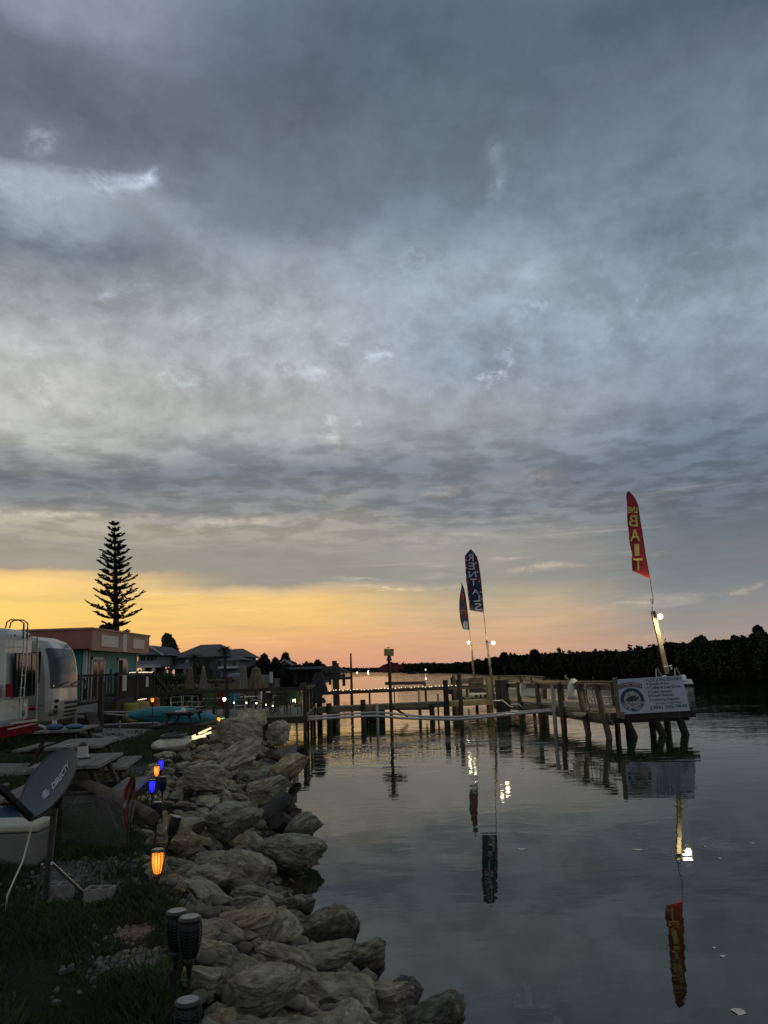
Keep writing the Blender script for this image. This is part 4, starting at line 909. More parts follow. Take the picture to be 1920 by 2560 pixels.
# ------------------------------------------------------------------ boats and floating bits
def hull(b, c, L, Wd, H, rz, bow=.35):
    cs, sn = math.cos(rz), math.sin(rz); prof = [(-.5,.85),(-.3,1),(0,1),(.25,.85),(.4,.5),(.5,.04)]; n = len(b.v); K = []
    for x, w in prof:
        for (yy, z) in ((-w/2*.7, 0), (-w/2, H*(1+.3*max(0, x))), (w/2, H*(1+.3*max(0, x))), (w/2*.7, 0)):
            X, Y = x*L, yy*Wd; b.v.append((c[0]+X*cs-Y*sn, c[1]+X*sn+Y*cs, c[2]+z))
    for i in range(len(prof)-1):
        for j in range(4): j2 = (j+1) % 4; b.f.append((n+i*4+j, n+i*4+j2, n+(i+1)*4+j2, n+(i+1)*4+j))
    b.f.append((n, n+1, n+2, n+3)); m_ = n+(len(prof)-1)*4; b.f.append((m_+3, m_+2, m_+1, m_)); return b
bt = thing('skiff', 'small boat with a thin mast and a warm yellow light, anchored beyond the dock', 'boat', tuple(G(1502, 1694, 0)))
c = G(1502, 1694, 0); s_ = c.y/FPX
hull(MB(), (c.x, c.y, 0), 39*s_, 16*s_, 10*s_, math.pi).build('hull', 'white', bt)
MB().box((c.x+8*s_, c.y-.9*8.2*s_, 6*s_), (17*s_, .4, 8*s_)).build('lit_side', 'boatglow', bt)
MB().tube([(c.x-4*s_, c.y, 9*s_), (c.x-7.5*s_, c.y, 46*s_)], [.09, .05], 6).build('mast', 'alu', bt)
MB().box((c.x-14*s_, c.y, 12*s_), (4*s_, 1, 5*s_)).box((c.x-6*s_, c.y, 11*s_), (3*s_, 1, 4*s_)).build('engine', 'metal', bt)
c = G(1697, 1716, 0); s_ = c.y/FPX
pt = thing('pontoon_boat', 'pale motor boat with two upright seats moored behind the end platform', 'boat', tuple(c))
MB().slab([(c.x-62*s_, c.y, 7*s_), (c.x+28*s_, c.y, 5*s_), (c.x+24*s_, c.y, 17*s_), (c.x-58*s_, c.y, 17*s_)], (0, 1, 0), 2).build('hull', 'white', pt, bevel=.05)
MB().box((c.x+8*s_, c.y, 1*s_), (36*s_, 1.4, 9*s_)).build('lower_hull', 'black', pt)
for dx in (-52, -6):
    MB().tube([(c.x+dx*s_, c.y, 17*s_), (c.x+(dx+1)*s_, c.y, 43*s_), (c.x+(dx+4)*s_, c.y, 45*s_), (c.x+(dx+14)*s_, c.y, 24*s_), (c.x+(dx+2)*s_, c.y, 24*s_)], .05, 6).build('seat_frame', 'alu', pt)
    MB().ball((c.x+(dx+20)*s_, c.y, 21*s_), 7*s_, 10, 6).build('seat', 'white', pt, smooth=True)
for (px, py, w, lab) in ((1030, 1684.5, 24, 'low dark boat on the far water left of the lit one'), (1058, 1683.5, 22, 'low dark boat on the far water with a tiny white light')):
    c = G(px, py, 0); s_ = c.y/FPX; t = thing('small_boat', lab, 'boat', tuple(c)); hull(MB(), (c.x, c.y, 0), w*s_, w*.4*s_, 4.5*s_, 0).build('hull', 'fishdark', t)
    if px > 1040: MB().ball((c.x+6*s_, c.y-1, 9*s_), 1.1*s_, 6, 4).build('lamp', 'farbulb', t); MB().tube([(c.x+6*s_, c.y-1, 3*s_), (c.x+6*s_, c.y-1, 8*s_)], .12, 5).build('lamp_pole', 'black', t)
for px, py, r in ((893, 1681, 1.1), (920, 1680, 1.6), (921, 1677, 1.0)):
    o = MB().ball(D(px, py, 700), r*.36, 6, 4).build('shore_lamp', 'farbulb'); tag(o, {893: 'leftmost and smallest tiny lamp on the farthest shoreline', 920: 'brighter tiny lamp on the farthest shoreline, lower of two close ones', 921: 'tiny lamp on the farthest shoreline, upper of two close ones'}[px], 'lamp', 'lamps on the far shore')
fl = [(1594,2124,24,5,'long pale leaf floating in the middle of the dark water'),(1847,2530,26,12,'wide pale leaf floating near the bottom right corner'),(1807,2391,12,4,'small pale leaf floating, lower of a close pair at the right'),(1785,2370,9,3,'small pale leaf floating, upper of a close pair at the right'),(1303,2123,20,5,'pale leaf floating between the two long flag reflections'),(1799,2146,10,3,'pale speck floating right of the bright lamp reflection'),(1880,2108,10,3,'pale speck floating at the right edge of the water'),(1762,2116,8,3,'tiny pale speck floating just right of the bright reflection')]
for px, py, w, h, lab in fl:
    c = G(px, py, 0); s_ = (c-Vector((0, 0, EYE))).length/FPX; o_ = []
    for k in range(9):
        a = 2*math.pi*k/9; rr = random.uniform(.75, 1.15); o_.append((c.x+math.cos(a)*w/2*s_*rr, c.y+math.sin(a)*h*s_*rr*1.4, .004+.003*math.cos(a*2)))
    b = MB(); b.slab(o_, (0, 0, 1), .002); tag(b.build('floating_leaf', 'cloth'), lab, 'leaf', 'leaves floating on the water')
# ------------------------------------------------------------------ patio deck
pa = thing('patio_deck', 'wide patio deck with a dark rail on the left bank', 'deck', (-9, 36, 0))
planks(pa, ((-17.5, 32.75), (-3.5, 32.75), (-3.9, 41.4), (-17.5, 41.4)), ZD, .16, m='concrete', name='deck_floor')
MB().beam((-17.5, 32.72, ZD-.16), (-3.45, 32.72, ZD-.16), .05, .26).beam((-3.5, 32.7, ZD-.16), (-3.9, 41.4, ZD-.16), .05, .26).build('edge_board', 'wood_dark', pa)
PR = ((-17.5, 32.75), (-3.5, 32.75))
MB().beam(V3(PR[0], 1.93), V3(PR[1], 1.97), .16, .13).build('rail', 'wood_dark', pa)
MB().beam((-3.5, 32.8, 1.97), (-3.9, 41.4, 1.93), .12, .12).build('rail', 'wood_dark', pa)
for px in (255, 405, 568, 660, 762):
    p = W(px, 1750, *PR); MB().beam((p.x, p.y, -.3), (p.x, p.y, 1.93), .13, .13).build('rail_post', 'wood_dark', pa)
for y in (35.6, 38.5, 41.3): MB().beam((-3.6-.045*(y-33), y, -.4), (-3.6-.045*(y-33), y, 1.93), .13, .13).build('rail_post', 'wood_dark', pa)
for x in (-5.2, -7.0): MB().beam((x, 33.0, -.4), (x, 33.0, ZD-.05), .2, .2).build('pile', 'pile_dark', pa)
# patio furniture
def pchair(name, m, style, label, px, py, Y, rz, s=1.0, group='patio chairs'):
    t = thing(name, label, 'chair', (0, 0, 0), group)
    for x in (-.24, .24):
        for y in (-.22, .22): MB().beam((x, y, 0), (x*.92, y*.92, .44 if y < 0 else .9), .03, .03).build('leg', m, t)
    if style == 'solid':
        MB().box((0, 0, .43), (.52, .5, .04)).build('seat', m, t); b = MB()
        for i in range(5): b.box((-.2+.1*i, .24, .70), (.08, .025, .5))
        b.build('backrest', m, t)
        for x in (-.28, .28): MB().box((x, 0, .64), (.07, .5, .025)).build('armrest', m, t)
    else:
        MB().box((0, 0, .43), (.50, .48, .025)).build('seat', m, t)
        MB().tube([(-.23, .2, .45), (-.23, .25, .88), (.23, .25, .88), (.23, .2, .45)], .016, 6).tube([(-.22, .24, .66), (.22, .24, .66)], .012, 5).build('backrest', m, t)
        MB().tube([(-.25, -.22, .3), (-.25, -.22, .63), (-.25, .22, .65)], .014, 5).tube([(.25, -.22, .3), (.25, -.22, .63), (.25, .22, .65)], .014, 5).build('armrest', m, t)
    p = D(px, py, Y); return place(t, (p.x, p.y, ZD), rz, s)
pchair('patio_chair', 'alu', 'open', 'pale framed open patio chair, leftmost behind the kayak', 442, 1770, 34.5, .4)
pchair('patio_chair', 'alu', 'open', 'pale framed open patio chair, second behind the kayak', 462, 1770, 35.2, -.3)
pchair('patio_chair', 'alu', 'open', 'pale framed patio chair behind the bow end of the kayak', 497, 1775, 34.5, 1.2)
pchair('patio_chair', 'alu', 'open', 'pale framed chair in the lit middle of the patio, left of two', 600, 1780, 34.6, .2)
pchair('patio_chair', 'alu', 'open', 'pale framed chair in the lit middle of the patio, right of two', 645, 1780, 34.4, -.8)
pchair('patio_chair', 'white', 'solid', 'white slatted patio chair half hidden behind a rail post', 668, 1778, 37.5, .5)
pchair('adirondack_chair', 'black', 'solid', 'black chair standing on the lit patio near the right end, left of the pair', 678, 1783, 33.9, 2.6)
pchair('adirondack_chair', 'black', 'solid', 'black chair on the lit patio, right of the black pair', 702, 1783, 33.9, 3.6)
pchair('adirondack_chair', 'green', 'solid', 'green chair at the right end of the patio by the corner post', 735, 1783, 34.0, 2.9, 1.1)
pchair('adirondack_chair', 'green', 'solid', 'green chair on the dark middle part of the patio', 525, 1780, 34.5, .1, 1.05)
pchair('adirondack_chair', 'red', 'solid', 'red chair on the patio left of the yellow torch', 548, 1776, 35.5, .4, 1.0)
pchair('adirondack_chair', 'tealdark', 'solid', 'teal chair on the patio right of the yellow torch', 580, 1776, 36.5, -.3, 1.05)
for px, Y, lab in ((535, 36, 'round patio table behind the green and red chairs'), (622, 36.5, 'round patio table between the pale framed chairs'), (688, 36.5, 'dark patio table behind the pair of black chairs')):
    p = D(px, 1760, Y); t = thing('patio_table', lab, 'table', (p.x, p.y, ZD), 'patio tables'); q = Vector((p.x, p.y, ZD))
    MB().lathe(q, [(.5, .70), (.52, .72), (.5, .74)], 20).build('table_top', 'metal' if px != 688 else 'black', t); MB().lathe(q, [(.25, 0), (.04, .05), (.035, .7)], 12).build('pedestal', 'black', t)
for px, lab in ((344, 'small white topped stool behind the left tip of the kayak, left of two'), (372, 'small white topped stool behind the kayak, right of two')):
    p = D(px, 1785, 33.6); t = thing('stool', lab, 'stool', (p.x, p.y, ZD), 'white topped stools')
    MB().box((p.x, p.y, ZD+.62), (.46, .36, .04)).build('seat', 'trim', t)
    for x in (-.19, .19): MB().box((p.x+x, p.y, ZD+.3), (.05, .3, .6)).build('leg', 'trim', t)
# umbrellas
def umbrella(px, ytop, ybot, wpx, Y, m, label):
    t = thing('furled_umbrella', label, 'umbrella', tuple(V3(D(px, ybot, Y), ZD)), 'closed parasols on the patio')
    top, bot = D(px, ytop, Y), D(px, ybot, Y); H = top.z-bot.z; r = wpx/2*Y/FPX; b = MB(); prof = [(0, r*.12), (.04, r*.30), (.10, r*.50), (.14, r*.44), (.35, r*.60), (.7, r*.85), (.97, r), (1.0, r*.55)]
    n = 20; base = 0
    for k, (f, rr) in enumerate(prof):
        for i in range(n): a = 2*math.pi*i/n; q = rr*(1+(.16 if i % 2 else -.16)*min(1, f*1.6)); b.v.append((top.x+math.cos(a)*q, Y+math.sin(a)*q, top.z-H*f+random.uniform(-.01, .01)-(.07*(i % 2) if f > .9 else 0)))
    for k in range(len(prof)-1):
        for i in range(n): j = (i+1) % n; b.f.append((k*n+i, k*n+j, (k+1)*n+j, (k+1)*n+i))
    b.f.append(tuple(range(n))[::-1]); b.build('canopy', m, t)
    MB().tube([(top.x, Y, top.z+.06), (top.x, Y, ZD)], .025, 8).build('pole', 'black', t); MB().lathe((top.x, Y, ZD), [(.25, 0), (.25, .06), (.05, .1)], 12).build('base', 'black', t)
umbrella(475, 1667, 1722, 22, 36, 'canvas2', 'closed brown parasol left of the palm, leftmost of four')
umbrella(509, 1664, 1723, 18, 36, 'canvas', 'closed slim tan parasol under the dark palms, second of four')
umbrella(609, 1662, 1723, 24, 35.5, 'canvas', 'closed pale tan parasol beside the half open one')
umbrella(640, 1668, 1724, 44, 35.8, 'canvas2', 'half opened brown parasol, widest and rightmost of four')
wb = thing('info_post', 'small pale panel on a dark post at the far right of the patio', 'post', tuple(V3(D(678, 1725, 39), ZD)))
MB().slab([D(674, 1680, 39), D(681, 1680, 39), D(682, 1707, 39), D(675, 1707, 39)], (0, 1, 0), .12).build('panel', 'trim', wb); MB().beam(D(678, 1707, 39), V3(D(679, 1725, 39), ZD), .18, .15).build('post', 'wood_dark', wb)
bulbs('string_lights', [D(x, y, 33.5) for x, y in ((318,1795),(520,1748),(585,1757),(616,1757),(641,1758),(665,1762),(682,1765),(735,1750),(752,1755))][1:], .03, 'few scattered warm party lights over the patio furniture')
for px, py, Y, r, lab in ((736, 1752, 33.9, .045, 'pair of bright candle lanterns by the green chair'),):
    t = thing('lantern', lab, 'lantern', tuple(D(px, py, Y))); MB().ball(D(px-2, py, Y), r, 8, 6, (1, 1, 1.8)).ball(D(px+2, py, Y), r, 8, 6, (1, 1, 1.8)).build('flame', 'bulb', t); MB().box(D(px, py+9, Y), (.26, .2, .12)).build('base', 'metal', t)
# hedge and lawn edge beyond
hd = foliage(MB(), (-14.0, 47, 1.55), (5.0, 1.5, .55), 5200, .10, 26, 5); tag(hd.build('hedge', 'hedge'), 'low clipped green hedge behind the left part of the patio', 'hedge')
hd = foliage(MB(), (-17.0, 62, 1.9), (7.0, 1.5, 1.0), 5200, .14, 26, 6); tag(hd.build('hedge', 'hedge'), 'taller dark hedge in front of the far houses', 'hedge')
fe = thing('fence', 'weathered board fence seen between the closed parasols', 'fence', (-9.5, 50, 1.0)); b = MB()
for i in range(34): b.box((-14.0+i*.2, 50, 1.55+random.uniform(-.03, .03)), (.18, .03, 1.1))
b.build('boards', 'wood', fe)
for x in (-14, -11, -9.2, -7.4): MB().beam((x, 49.9, .6), (x, 49.9, 2.3), .14, .14).build('post', 'wood_dark', fe)
MB().beam((-10.9, 46, 2.35), (-7.8, 46, 2.3), .06, .06).beam((-10.9, 46, 1.9), (-7.8, 46, 1.85), .05, .05).build('rail', 'wood', fe)
for x in (-10.9, -9.5, -7.8): MB().beam((x, 46, .4), (x, 46, 2.5), .16, .16).build('post', 'wood_dark', fe)

# ------------------------------------------------------------------ cabin
CX, CY0, CY1, CXL = -11.9, 30.5, 36.7, -19.5
cb = thing('cabin', 'teal cabin with a coral red roof band and two glazed doors', 'cabin', ((CX+CXL)/2, CY0, 1.0))
b = MB()
for i in range(22):
    z0, z1 = 1.7+i*.115, 1.7+(i+1)*.115; b.hexa([(CX, CY0, z0), (CX+.018, CY0, z0), (CX+.018, CY1, z0), (CX, CY1, z0), (CX-.02, CY0, z1), (CX, CY0, z1), (CX, CY1, z1), (CX-.02, CY1, z1)])
b.build('front_wall', 'teal', cb)
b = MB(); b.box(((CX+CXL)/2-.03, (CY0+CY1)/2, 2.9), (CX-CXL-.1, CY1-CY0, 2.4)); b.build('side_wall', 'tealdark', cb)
MB().box((CX+.03, CY0+.05, 2.95), (.14, .14, 2.6)).build('corner_board', 'trim', cb); MB().box((CX+.03, CY1-.03, 2.95), (.12, .12, 2.6)).build('corner_board', 'trim', cb); MB().box((CX+.03, CY0+.42, 2.95), (.05, .06, 2.5)).build('corner_board', 'trim', cb)
ex0, ey0, ey1 = -11.45, 30.0, 37.3
zt = lambda y: 4.52-.0*(y-ey0)
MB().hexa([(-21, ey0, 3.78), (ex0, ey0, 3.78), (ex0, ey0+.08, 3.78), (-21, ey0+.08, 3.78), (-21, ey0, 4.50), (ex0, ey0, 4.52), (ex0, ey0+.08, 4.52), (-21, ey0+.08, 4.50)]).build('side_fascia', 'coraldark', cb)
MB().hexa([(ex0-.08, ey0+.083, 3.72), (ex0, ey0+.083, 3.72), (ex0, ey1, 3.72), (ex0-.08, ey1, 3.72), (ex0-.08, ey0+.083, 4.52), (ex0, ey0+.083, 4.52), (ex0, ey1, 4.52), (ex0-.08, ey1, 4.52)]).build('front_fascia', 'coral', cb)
MB().box(((ex0-21)/2, (ey0+ey1)/2, 4.56), (21+ex0+.1, ey1-ey0+.1, .07)).build('roof', 'coral', cb)
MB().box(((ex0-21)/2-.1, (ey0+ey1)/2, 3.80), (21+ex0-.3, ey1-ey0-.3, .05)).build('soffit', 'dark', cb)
for y0, y1, zc, w in ((31.0, 32.9, 4.12, .46), (34.85, 36.45, 4.12, .42)): MB().box((ex0+.02, (y0+y1)/2, zc), (.03, y1-y0, w)).build('fascia_panel', 'lattice', cb)
MB().box((ex0+.02, 33.75, 4.12), (.04, .45, .76)).build('fascia_panel', 'lattice', cb)
M['winpane'] = mat('reflecting_pane', (0.30, 0.26, 0.18), 0.08, metal=.85, var=.35, vs=1.2, bump=.02)
def door(y0, y1, dark):
    MB().box((CX+.03, (y0+y1)/2, 3.45), (.05, y1-y0+.2, .1)).box((CX+.03, y0-.05, 2.6), (.05, .1, 1.8)).box((CX+.03, y1+.05, 2.6), (.05, .1, 1.8)).build('door_frame', 'trim', cb)
    dr = MB().box((CX+.02, (y0+y1)/2, 2.6), (.04, y1-y0, 1.68)).build('door', 'dark' if dark else 'coral', cb); ym = (y0+y1)/2
    if dark: MB().box((CX+.045, lerp(ym, y1, .5), 2.6), (.012, (y1-ym)*.96, 1.6)).build('pane', 'winpane', dr)
    else:
        for a, c in ((y0+.12, ym-.12), (ym+.12, y1-.12)): MB().box((CX+.045, (a+c)/2, 2.62), (.012, c-a, 1.35)).build('pane', 'winpane', dr)
door(31.3, 32.6, False); door(34.3, 35.4, True)
MB().box((CX+.05, 33.45, 2.75), (.08, .12, .55)).build('wall_lamp', 'tealdark', cb); MB().box((CX+.04, 32.95, 2.95), (.06, .1, .22)).build('wall_lamp', 'trim', cb)
# cabin deck
ZF = 1.78
dk = thing('porch', 'dark brown raised porch with a baluster rail in front of the teal cabin', 'porch', (-11, 32, 1.0))
MB().box((-11.1, 32.0, ZF-.06), (1.6, 4.6, .1)).box((-11.1, 29.72, ZF-.25), (1.6, .06, .4)).box((-10.32, 32.0, ZF-.25), (.06, 4.6, .4)).build('deck_floor', 'wood_dark', dk)
b = MB()
for i in range(13): b.box((-11.78+i*.115, 29.72, ZF+.5), (.05, .04, .85))
for i in range(30):
    y = 29.95+i*.145
    b.box((-10.32, y, ZF+.5), (.04, .05, .85))
b.build('balusters', 'wood_dark', dk)
MB().box((-11.1, 29.72, ZF+.98), (1.65, .12, .08)).box((-10.32, 32.0, ZF+.98), (.12, 4.6, .08)).build('rail', 'wood_dark', dk)
MB().beam((-10.32, 34.3, ZF+.98), (-10.05, 36.2, 1.75), .1, .08).build('stair_rail', 'wood_dark', dk)
for x, y in ((-11.85, 29.72), (-10.32, 29.72), (-10.32, 32), (-10.32, 34.3)): MB().box((x, y, 1.9), (.12, .12, 1.9)).build('post', 'wood_dark', dk)
for i in range(4): MB().box((-10.7+.1*i, 34.6+.35*i, ZF-.1-.2*i), (.9, .36, .06)).build('step', 'wood_dark', dk)
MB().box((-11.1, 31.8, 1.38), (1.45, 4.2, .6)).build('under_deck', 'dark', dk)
for y0, m_ in ((30.35, 'cream'), (33.2, 'cream')): MB().box((-10.24, y0, ZF+.66), (.03, .45 if y0 < 31 else .32, .58 if y0 < 31 else .42)).build('notice', 'trim', dk)
pts = [Vector((-10.32, lerp(29.9, 34.3, i/34), ZF+1.05+.015*(i % 2))) for i in range(35)]+[lerp(Vector((-10.32, 34.3, ZF+1.05)), Vector((-10.05, 36.2, 1.8)), i/16) for i in range(1, 17)]
pts = [p for p in pts if p.y > 31.0]; bulbs('string_lights', pts, .011, 'glowing string of warm lights along the porch rail and down its stair')
bulbs('string_lights', [Vector((-10.22, lerp(31.9, 33.2, i/9), ZF-.04+.01*(i % 2))) for i in range(10)], .012, 'short glowing string of lights low under the porch rail')
for i, (y, m_, lab) in enumerate(((30.6, 'yellowdull', 'dull yellow bin under the porch, left of two'), (31.9, 'yellowdull', 'dull yellow bin under the porch, right of two'), (33.6, 'orange', 'stack of orange and red bags beside the yellow bins'))):
    t = MB().lathe((-10.05, y, 1.0), [(.30, 0), (.33, .1), (.33, .62), (.30, .68)] if i < 2 else [(.25, 0), (.3, .12), (.22, .25), (.3, .4), (.24, .52), (.28, .72), (.12, .8)], 14).build('storage_bin' if i < 2 else 'bag_stack', m_); tag(t, lab, 'bin' if i < 2 else 'bags')
pan = thing('canopy_frame', 'low slanted grey panel on posts between the motorhome and the porch', 'lean-to', (-9.6, 27.5, 1))
MB().slab([D(187, 1768, 27), D(250, 1757, 28.5), D(250, 1762, 27.5), D(243, 1781, 27), D(187, 1784, 26)], (0, -1, .6), .04).build('panel', 'concrete', pan)
for px, py in ((245, 1762), (190, 1772)): MB().beam(D(px, py, 27.4), V3(D(px, py, 27.4), .95), .08, .08).build('post', 'trim', pan)
MB().beam(D(182, 1790, 26), D(218, 1792, 26), .09, .08).build('crossbar', 'trim', pan)
tag(MB().beam(D(225, 1784, 24.5), D(243, 1829, 23.6), .32, .12).build('leaning_board', 'wood_dark'), 'wide dark board leaning beside the end of the motorhome', 'board')
tag(MB().beam(D(253, 1703, 26.5), D(251, 1830, 26.5), .16, .16).build('deck_post', 'wood_dark'), 'dark upright post at the near corner of the porch', 'post')

# ------------------------------------------------------------------ motorhome and trailer
def rv_surface(x0, y0, y1, prof, rnd=.55, skew=0.0):
    """closed coach body: side outline (x back from the nose, z) swept across its width with rounded corners"""
    def fn(i, w):                       # i index float in prof, w 0..1 across
        k = min(int(i), len(prof)-2); f = i-k; bx_ = lerp(prof[k][0], prof[k+1][0], f); z = lerp(prof[k][1], prof[k+1][1], f)
        e = abs(2*w-1); back = rnd*max(0, (e-.55)/.45)**2.4; return Vector((x0-bx_-back-skew*w+.05*(1-e*e), lerp(y0, y1, w), z))
    return fn
mh = thing('motorhome', 'white motorhome with a big curved windscreen facing the river', 'motorhome', (-11, 23.8, 1))
X0, Y0, Y1 = -9.66, 22.6, 25.0
PF = [(0.35, 1.34), (.12, 1.50), (.02, 1.75), (.0, 2.05), (.02, 2.35), (.03, 2.50), (.06, 2.85), (.14, 3.30), (.24, 3.56), (.44, 3.78), (.8, 3.92), (1.5, 3.98), (9.0, 3.98)]
sf = rv_surface(X0, Y0, Y1, PF, .22, .12); b = MB()
b.grid(lambda i, j: sf(i*(len(PF)-1), .001+.998*j), 60, 24)
for w, yy in ((0.001, Y0), (.999, Y1)):
    side = [sf(i, w) for i in range(len(PF))]+[Vector((X0-9.0, yy, 1.34))]; b.quad(*[Vector((p.x, yy, p.z)) for p in side])
b.quad((X0-9, Y0, 1.34), (X0-9, Y1, 1.34), (X0-.4, Y1, 1.34), (X0-.9, Y0, 1.34))
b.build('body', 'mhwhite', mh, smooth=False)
def patch(i0, i1, w0, w1, o, n1=16, n2=16):
    def f(a, c):
        p = sf(lerp(i0, i1, a), lerp(w0, w1, c)); return p+Vector((o, -o*.4, o*.3))
    return MB().grid(f, n1, n2)
patch(4.75, 8.0, .05, .965, .018).build('windscreen', 'glass', mh, smooth=True)
patch(4.35, 4.75, .05, .965, .02, 3, 16).build('cowl', 'black', mh)
for w0 in (.18, .56): MB().tube([sf(4.7, w0)+Vector((.05, 0, .02)), sf(5.1, w0+.15)+Vector((.06, 0, .02)), sf(5.25, w0+.3)+Vector((.05, 0, 0))], .014, 5).build('wiper', 'black', mh)
for i0 in (1.25, 1.7, 2.15, 2.6): patch(i0, i0+.24, .34+.05*(2.6-i0), .86, .012, 3, 10).build('grille', 'dark', mh)
for w0, w1 in ((.06, .2), (.9, .97)):
    hl = patch(1.5, 2.9, w0, w1, .012, 4, 4).build('headlight', 'metal', mh)
for i, r in ((3.0, .055), (2.45, .05), (2.0, .04)): MB().ball(sf(i, .13)+Vector((.03, -.03, 0)), r, 10, 6).build('lamp', 'dark', mh, smooth=True)
MB().box((-10.38, Y0-.012, 3.02), (.62, .02, .88)).build('cab_window', 'glass', mh); MB().box((-10.2, Y0-.016, 2.50), (.14, .02, .06)).build('door_handle', 'black', mh)
MB().box((-10.22, Y0-.014, 1.86), (.22, .02, .07)).build('marker', 'red', mh); MB().box((-10.2, Y0-.016, 1.97), (.5, .02, .03)).build('trim_line', 'alu', mh); MB().box((-10.12, Y0-.016, 2.08), (.11, .03, .12)).build('fuel_cap', 'alu', mh)
MB().tube([sf(5.6, .98)+Vector((0, .02, 0)), sf(4.9, 1)+Vector((.28, .22, .1)), sf(4.4, 1)+Vector((.3, .25, -.05))], .025, 6).box(sf(4.5, 1)+Vector((.3, .25, -.25)), (.1, .16, .34)).build('mirror', 'black', mh)
for yy in (Y0+.15, Y1-.15): MB().tube([(X0-1.9, yy-.14, 1.44), (X0-1.9, yy+.14, 1.44)], .44, 18).build('wheel', 'black', mh)
fnl = lambda u, v: sf(lerp(8.15, 8.75, v), lerp(.50, .80, u))
text_on('LAR', fnl, 0, 0, 1, 1, 'lettering', 'signtext', mh, .03, .02, False, Vector((1, -.3, .2)).normalized())
tr = thing('travel_trailer', 'white camper trailer with a rear ladder and dark red skirt at the left edge', 'trailer', (-12, 19.5, 1))
P0, P1 = (-9.05, 18.3), (-9.25, 20.5)
def TW(px, py, o=.0):
    return W(px, py, (P0[0]+o, P0[1]), (P1[0]+o, P1[1]))
PT = [(.04, 1.60), (0.0, 1.75), (0, 3.64), (.02, 3.76), (.08, 3.86), (.20, 3.92), (8, 3.95)]
st_ = rv_surface(-9.12, 18.25, 20.55, PT, .13, .20); b = MB(); b.grid(lambda i, j: st_(i*(len(PT)-1), .001+.998*j), 30, 22)
for w, yy in ((.001, 18.25), (.999, 20.55)):
    b.quad(*[Vector((p.x, yy, p.z)) for p in [st_(i, w) for i in range(len(PT))]]+[Vector((-17.1, yy, 1.6))])
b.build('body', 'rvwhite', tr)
MB().box((-13.2, 19.4, 1.52), (8.0, 2.28, .34)).build('skirt', 'red', tr)
def pan_(x0, y0, x1, y1, o, name, m, th=.02, bev=0.0):
    return MB().slab([TW(x0, y0, o), TW(x1, y0, o), TW(x1, y1, o), TW(x0, y1, o)], (1, 0, 0), th).build(name, m, tr, bevel=bev)
fr_ = pan_(38, 1632, 92, 1744, .085, 'window_frame', 'black', .03)
MB().slab([TW(41, 1635, .11), TW(89, 1637, .11), TW(87, 1739, .11), TW(40, 1741, .11)], (1, 0, 0), .012).build('window_pane', 'glass', fr_)
MB().beam(TW(80, 1636, .12), TW(79, 1740, .12), .02, .02).build('window_bar', 'black', fr_)
pan_(15, 1710, 31, 1742, .10, 'tail_light', 'red'); pan_(66, 1586, 78, 1594, .10, 'camera', 'black'); pan_(36, 1586, 38.5, 1592, .10, 'marker', 'black')
ld = MB()
for x0, x1 in ((60, 50), (69, 59)):
    ld.tube([TW(x0, 1560, .16), TW(x0, 1600, .16), TW((x0+x1)/2, 1680, .16), TW(x1, 1745, .16), TW(x1-2, 1808, .16)], .017, 6)
for y, xa, xb in ((1597, 42, 90), (1617, 41, 66), (1657, 52, 65), (1688, 51, 62), (1719, 50, 61), (1745, 35, 58)): ld.tube([TW(xa, y, .15), TW(xb, y+.5, .15)], .013, 6)
ld.build('ladder', 'alu', tr)
hp = MB(); 
for a in ((14, 1570), (24, 1571)):
    X_ = TW(a[0], a[1], -.25); 
    e_ = TW(a[0]+45, 1566, .16)
    hp.tube([X_, X_+Vector((.02, 0, .14)), X_+Vector((.08, .05, .20)), e_+Vector((-.1, -.05, .16)), e_+Vector((0, 0, .08)), e_+Vector((0, 0, -.3))], .017, 6)
hp.build('roof_rail', 'wood_dark', tr)
MB().ball(TW(61, 1765, .14), .06, 10, 6).build('light_cover', 'white', tr, smooth=True); MB().tube([TW(60, 1775, .16), TW(61, 1788, .2), TW(56, 1790, .2), TW(56, 1777, .16)], .015, 5).build('hook', 'black', tr)
MB().tube([TW(93.5, 1592, .02), TW(93, 1700, .02), TW(90, 1806, .02)], .022, 6).build('corner_trim', 'alu', tr)
MB().beam(TW(28, 1808, .2), TW(92, 1800, .2), .05, .05).beam(TW(20, 1823, .22), TW(85, 1809, .22), .03, .03).build('bumper', 'alu', tr)
for y in (18.5, 20.3): MB().tube([(-12.5, y-.1, 1.34), (-12.5, y+.1, 1.34)], .34, 16).build('wheel', 'black', tr)

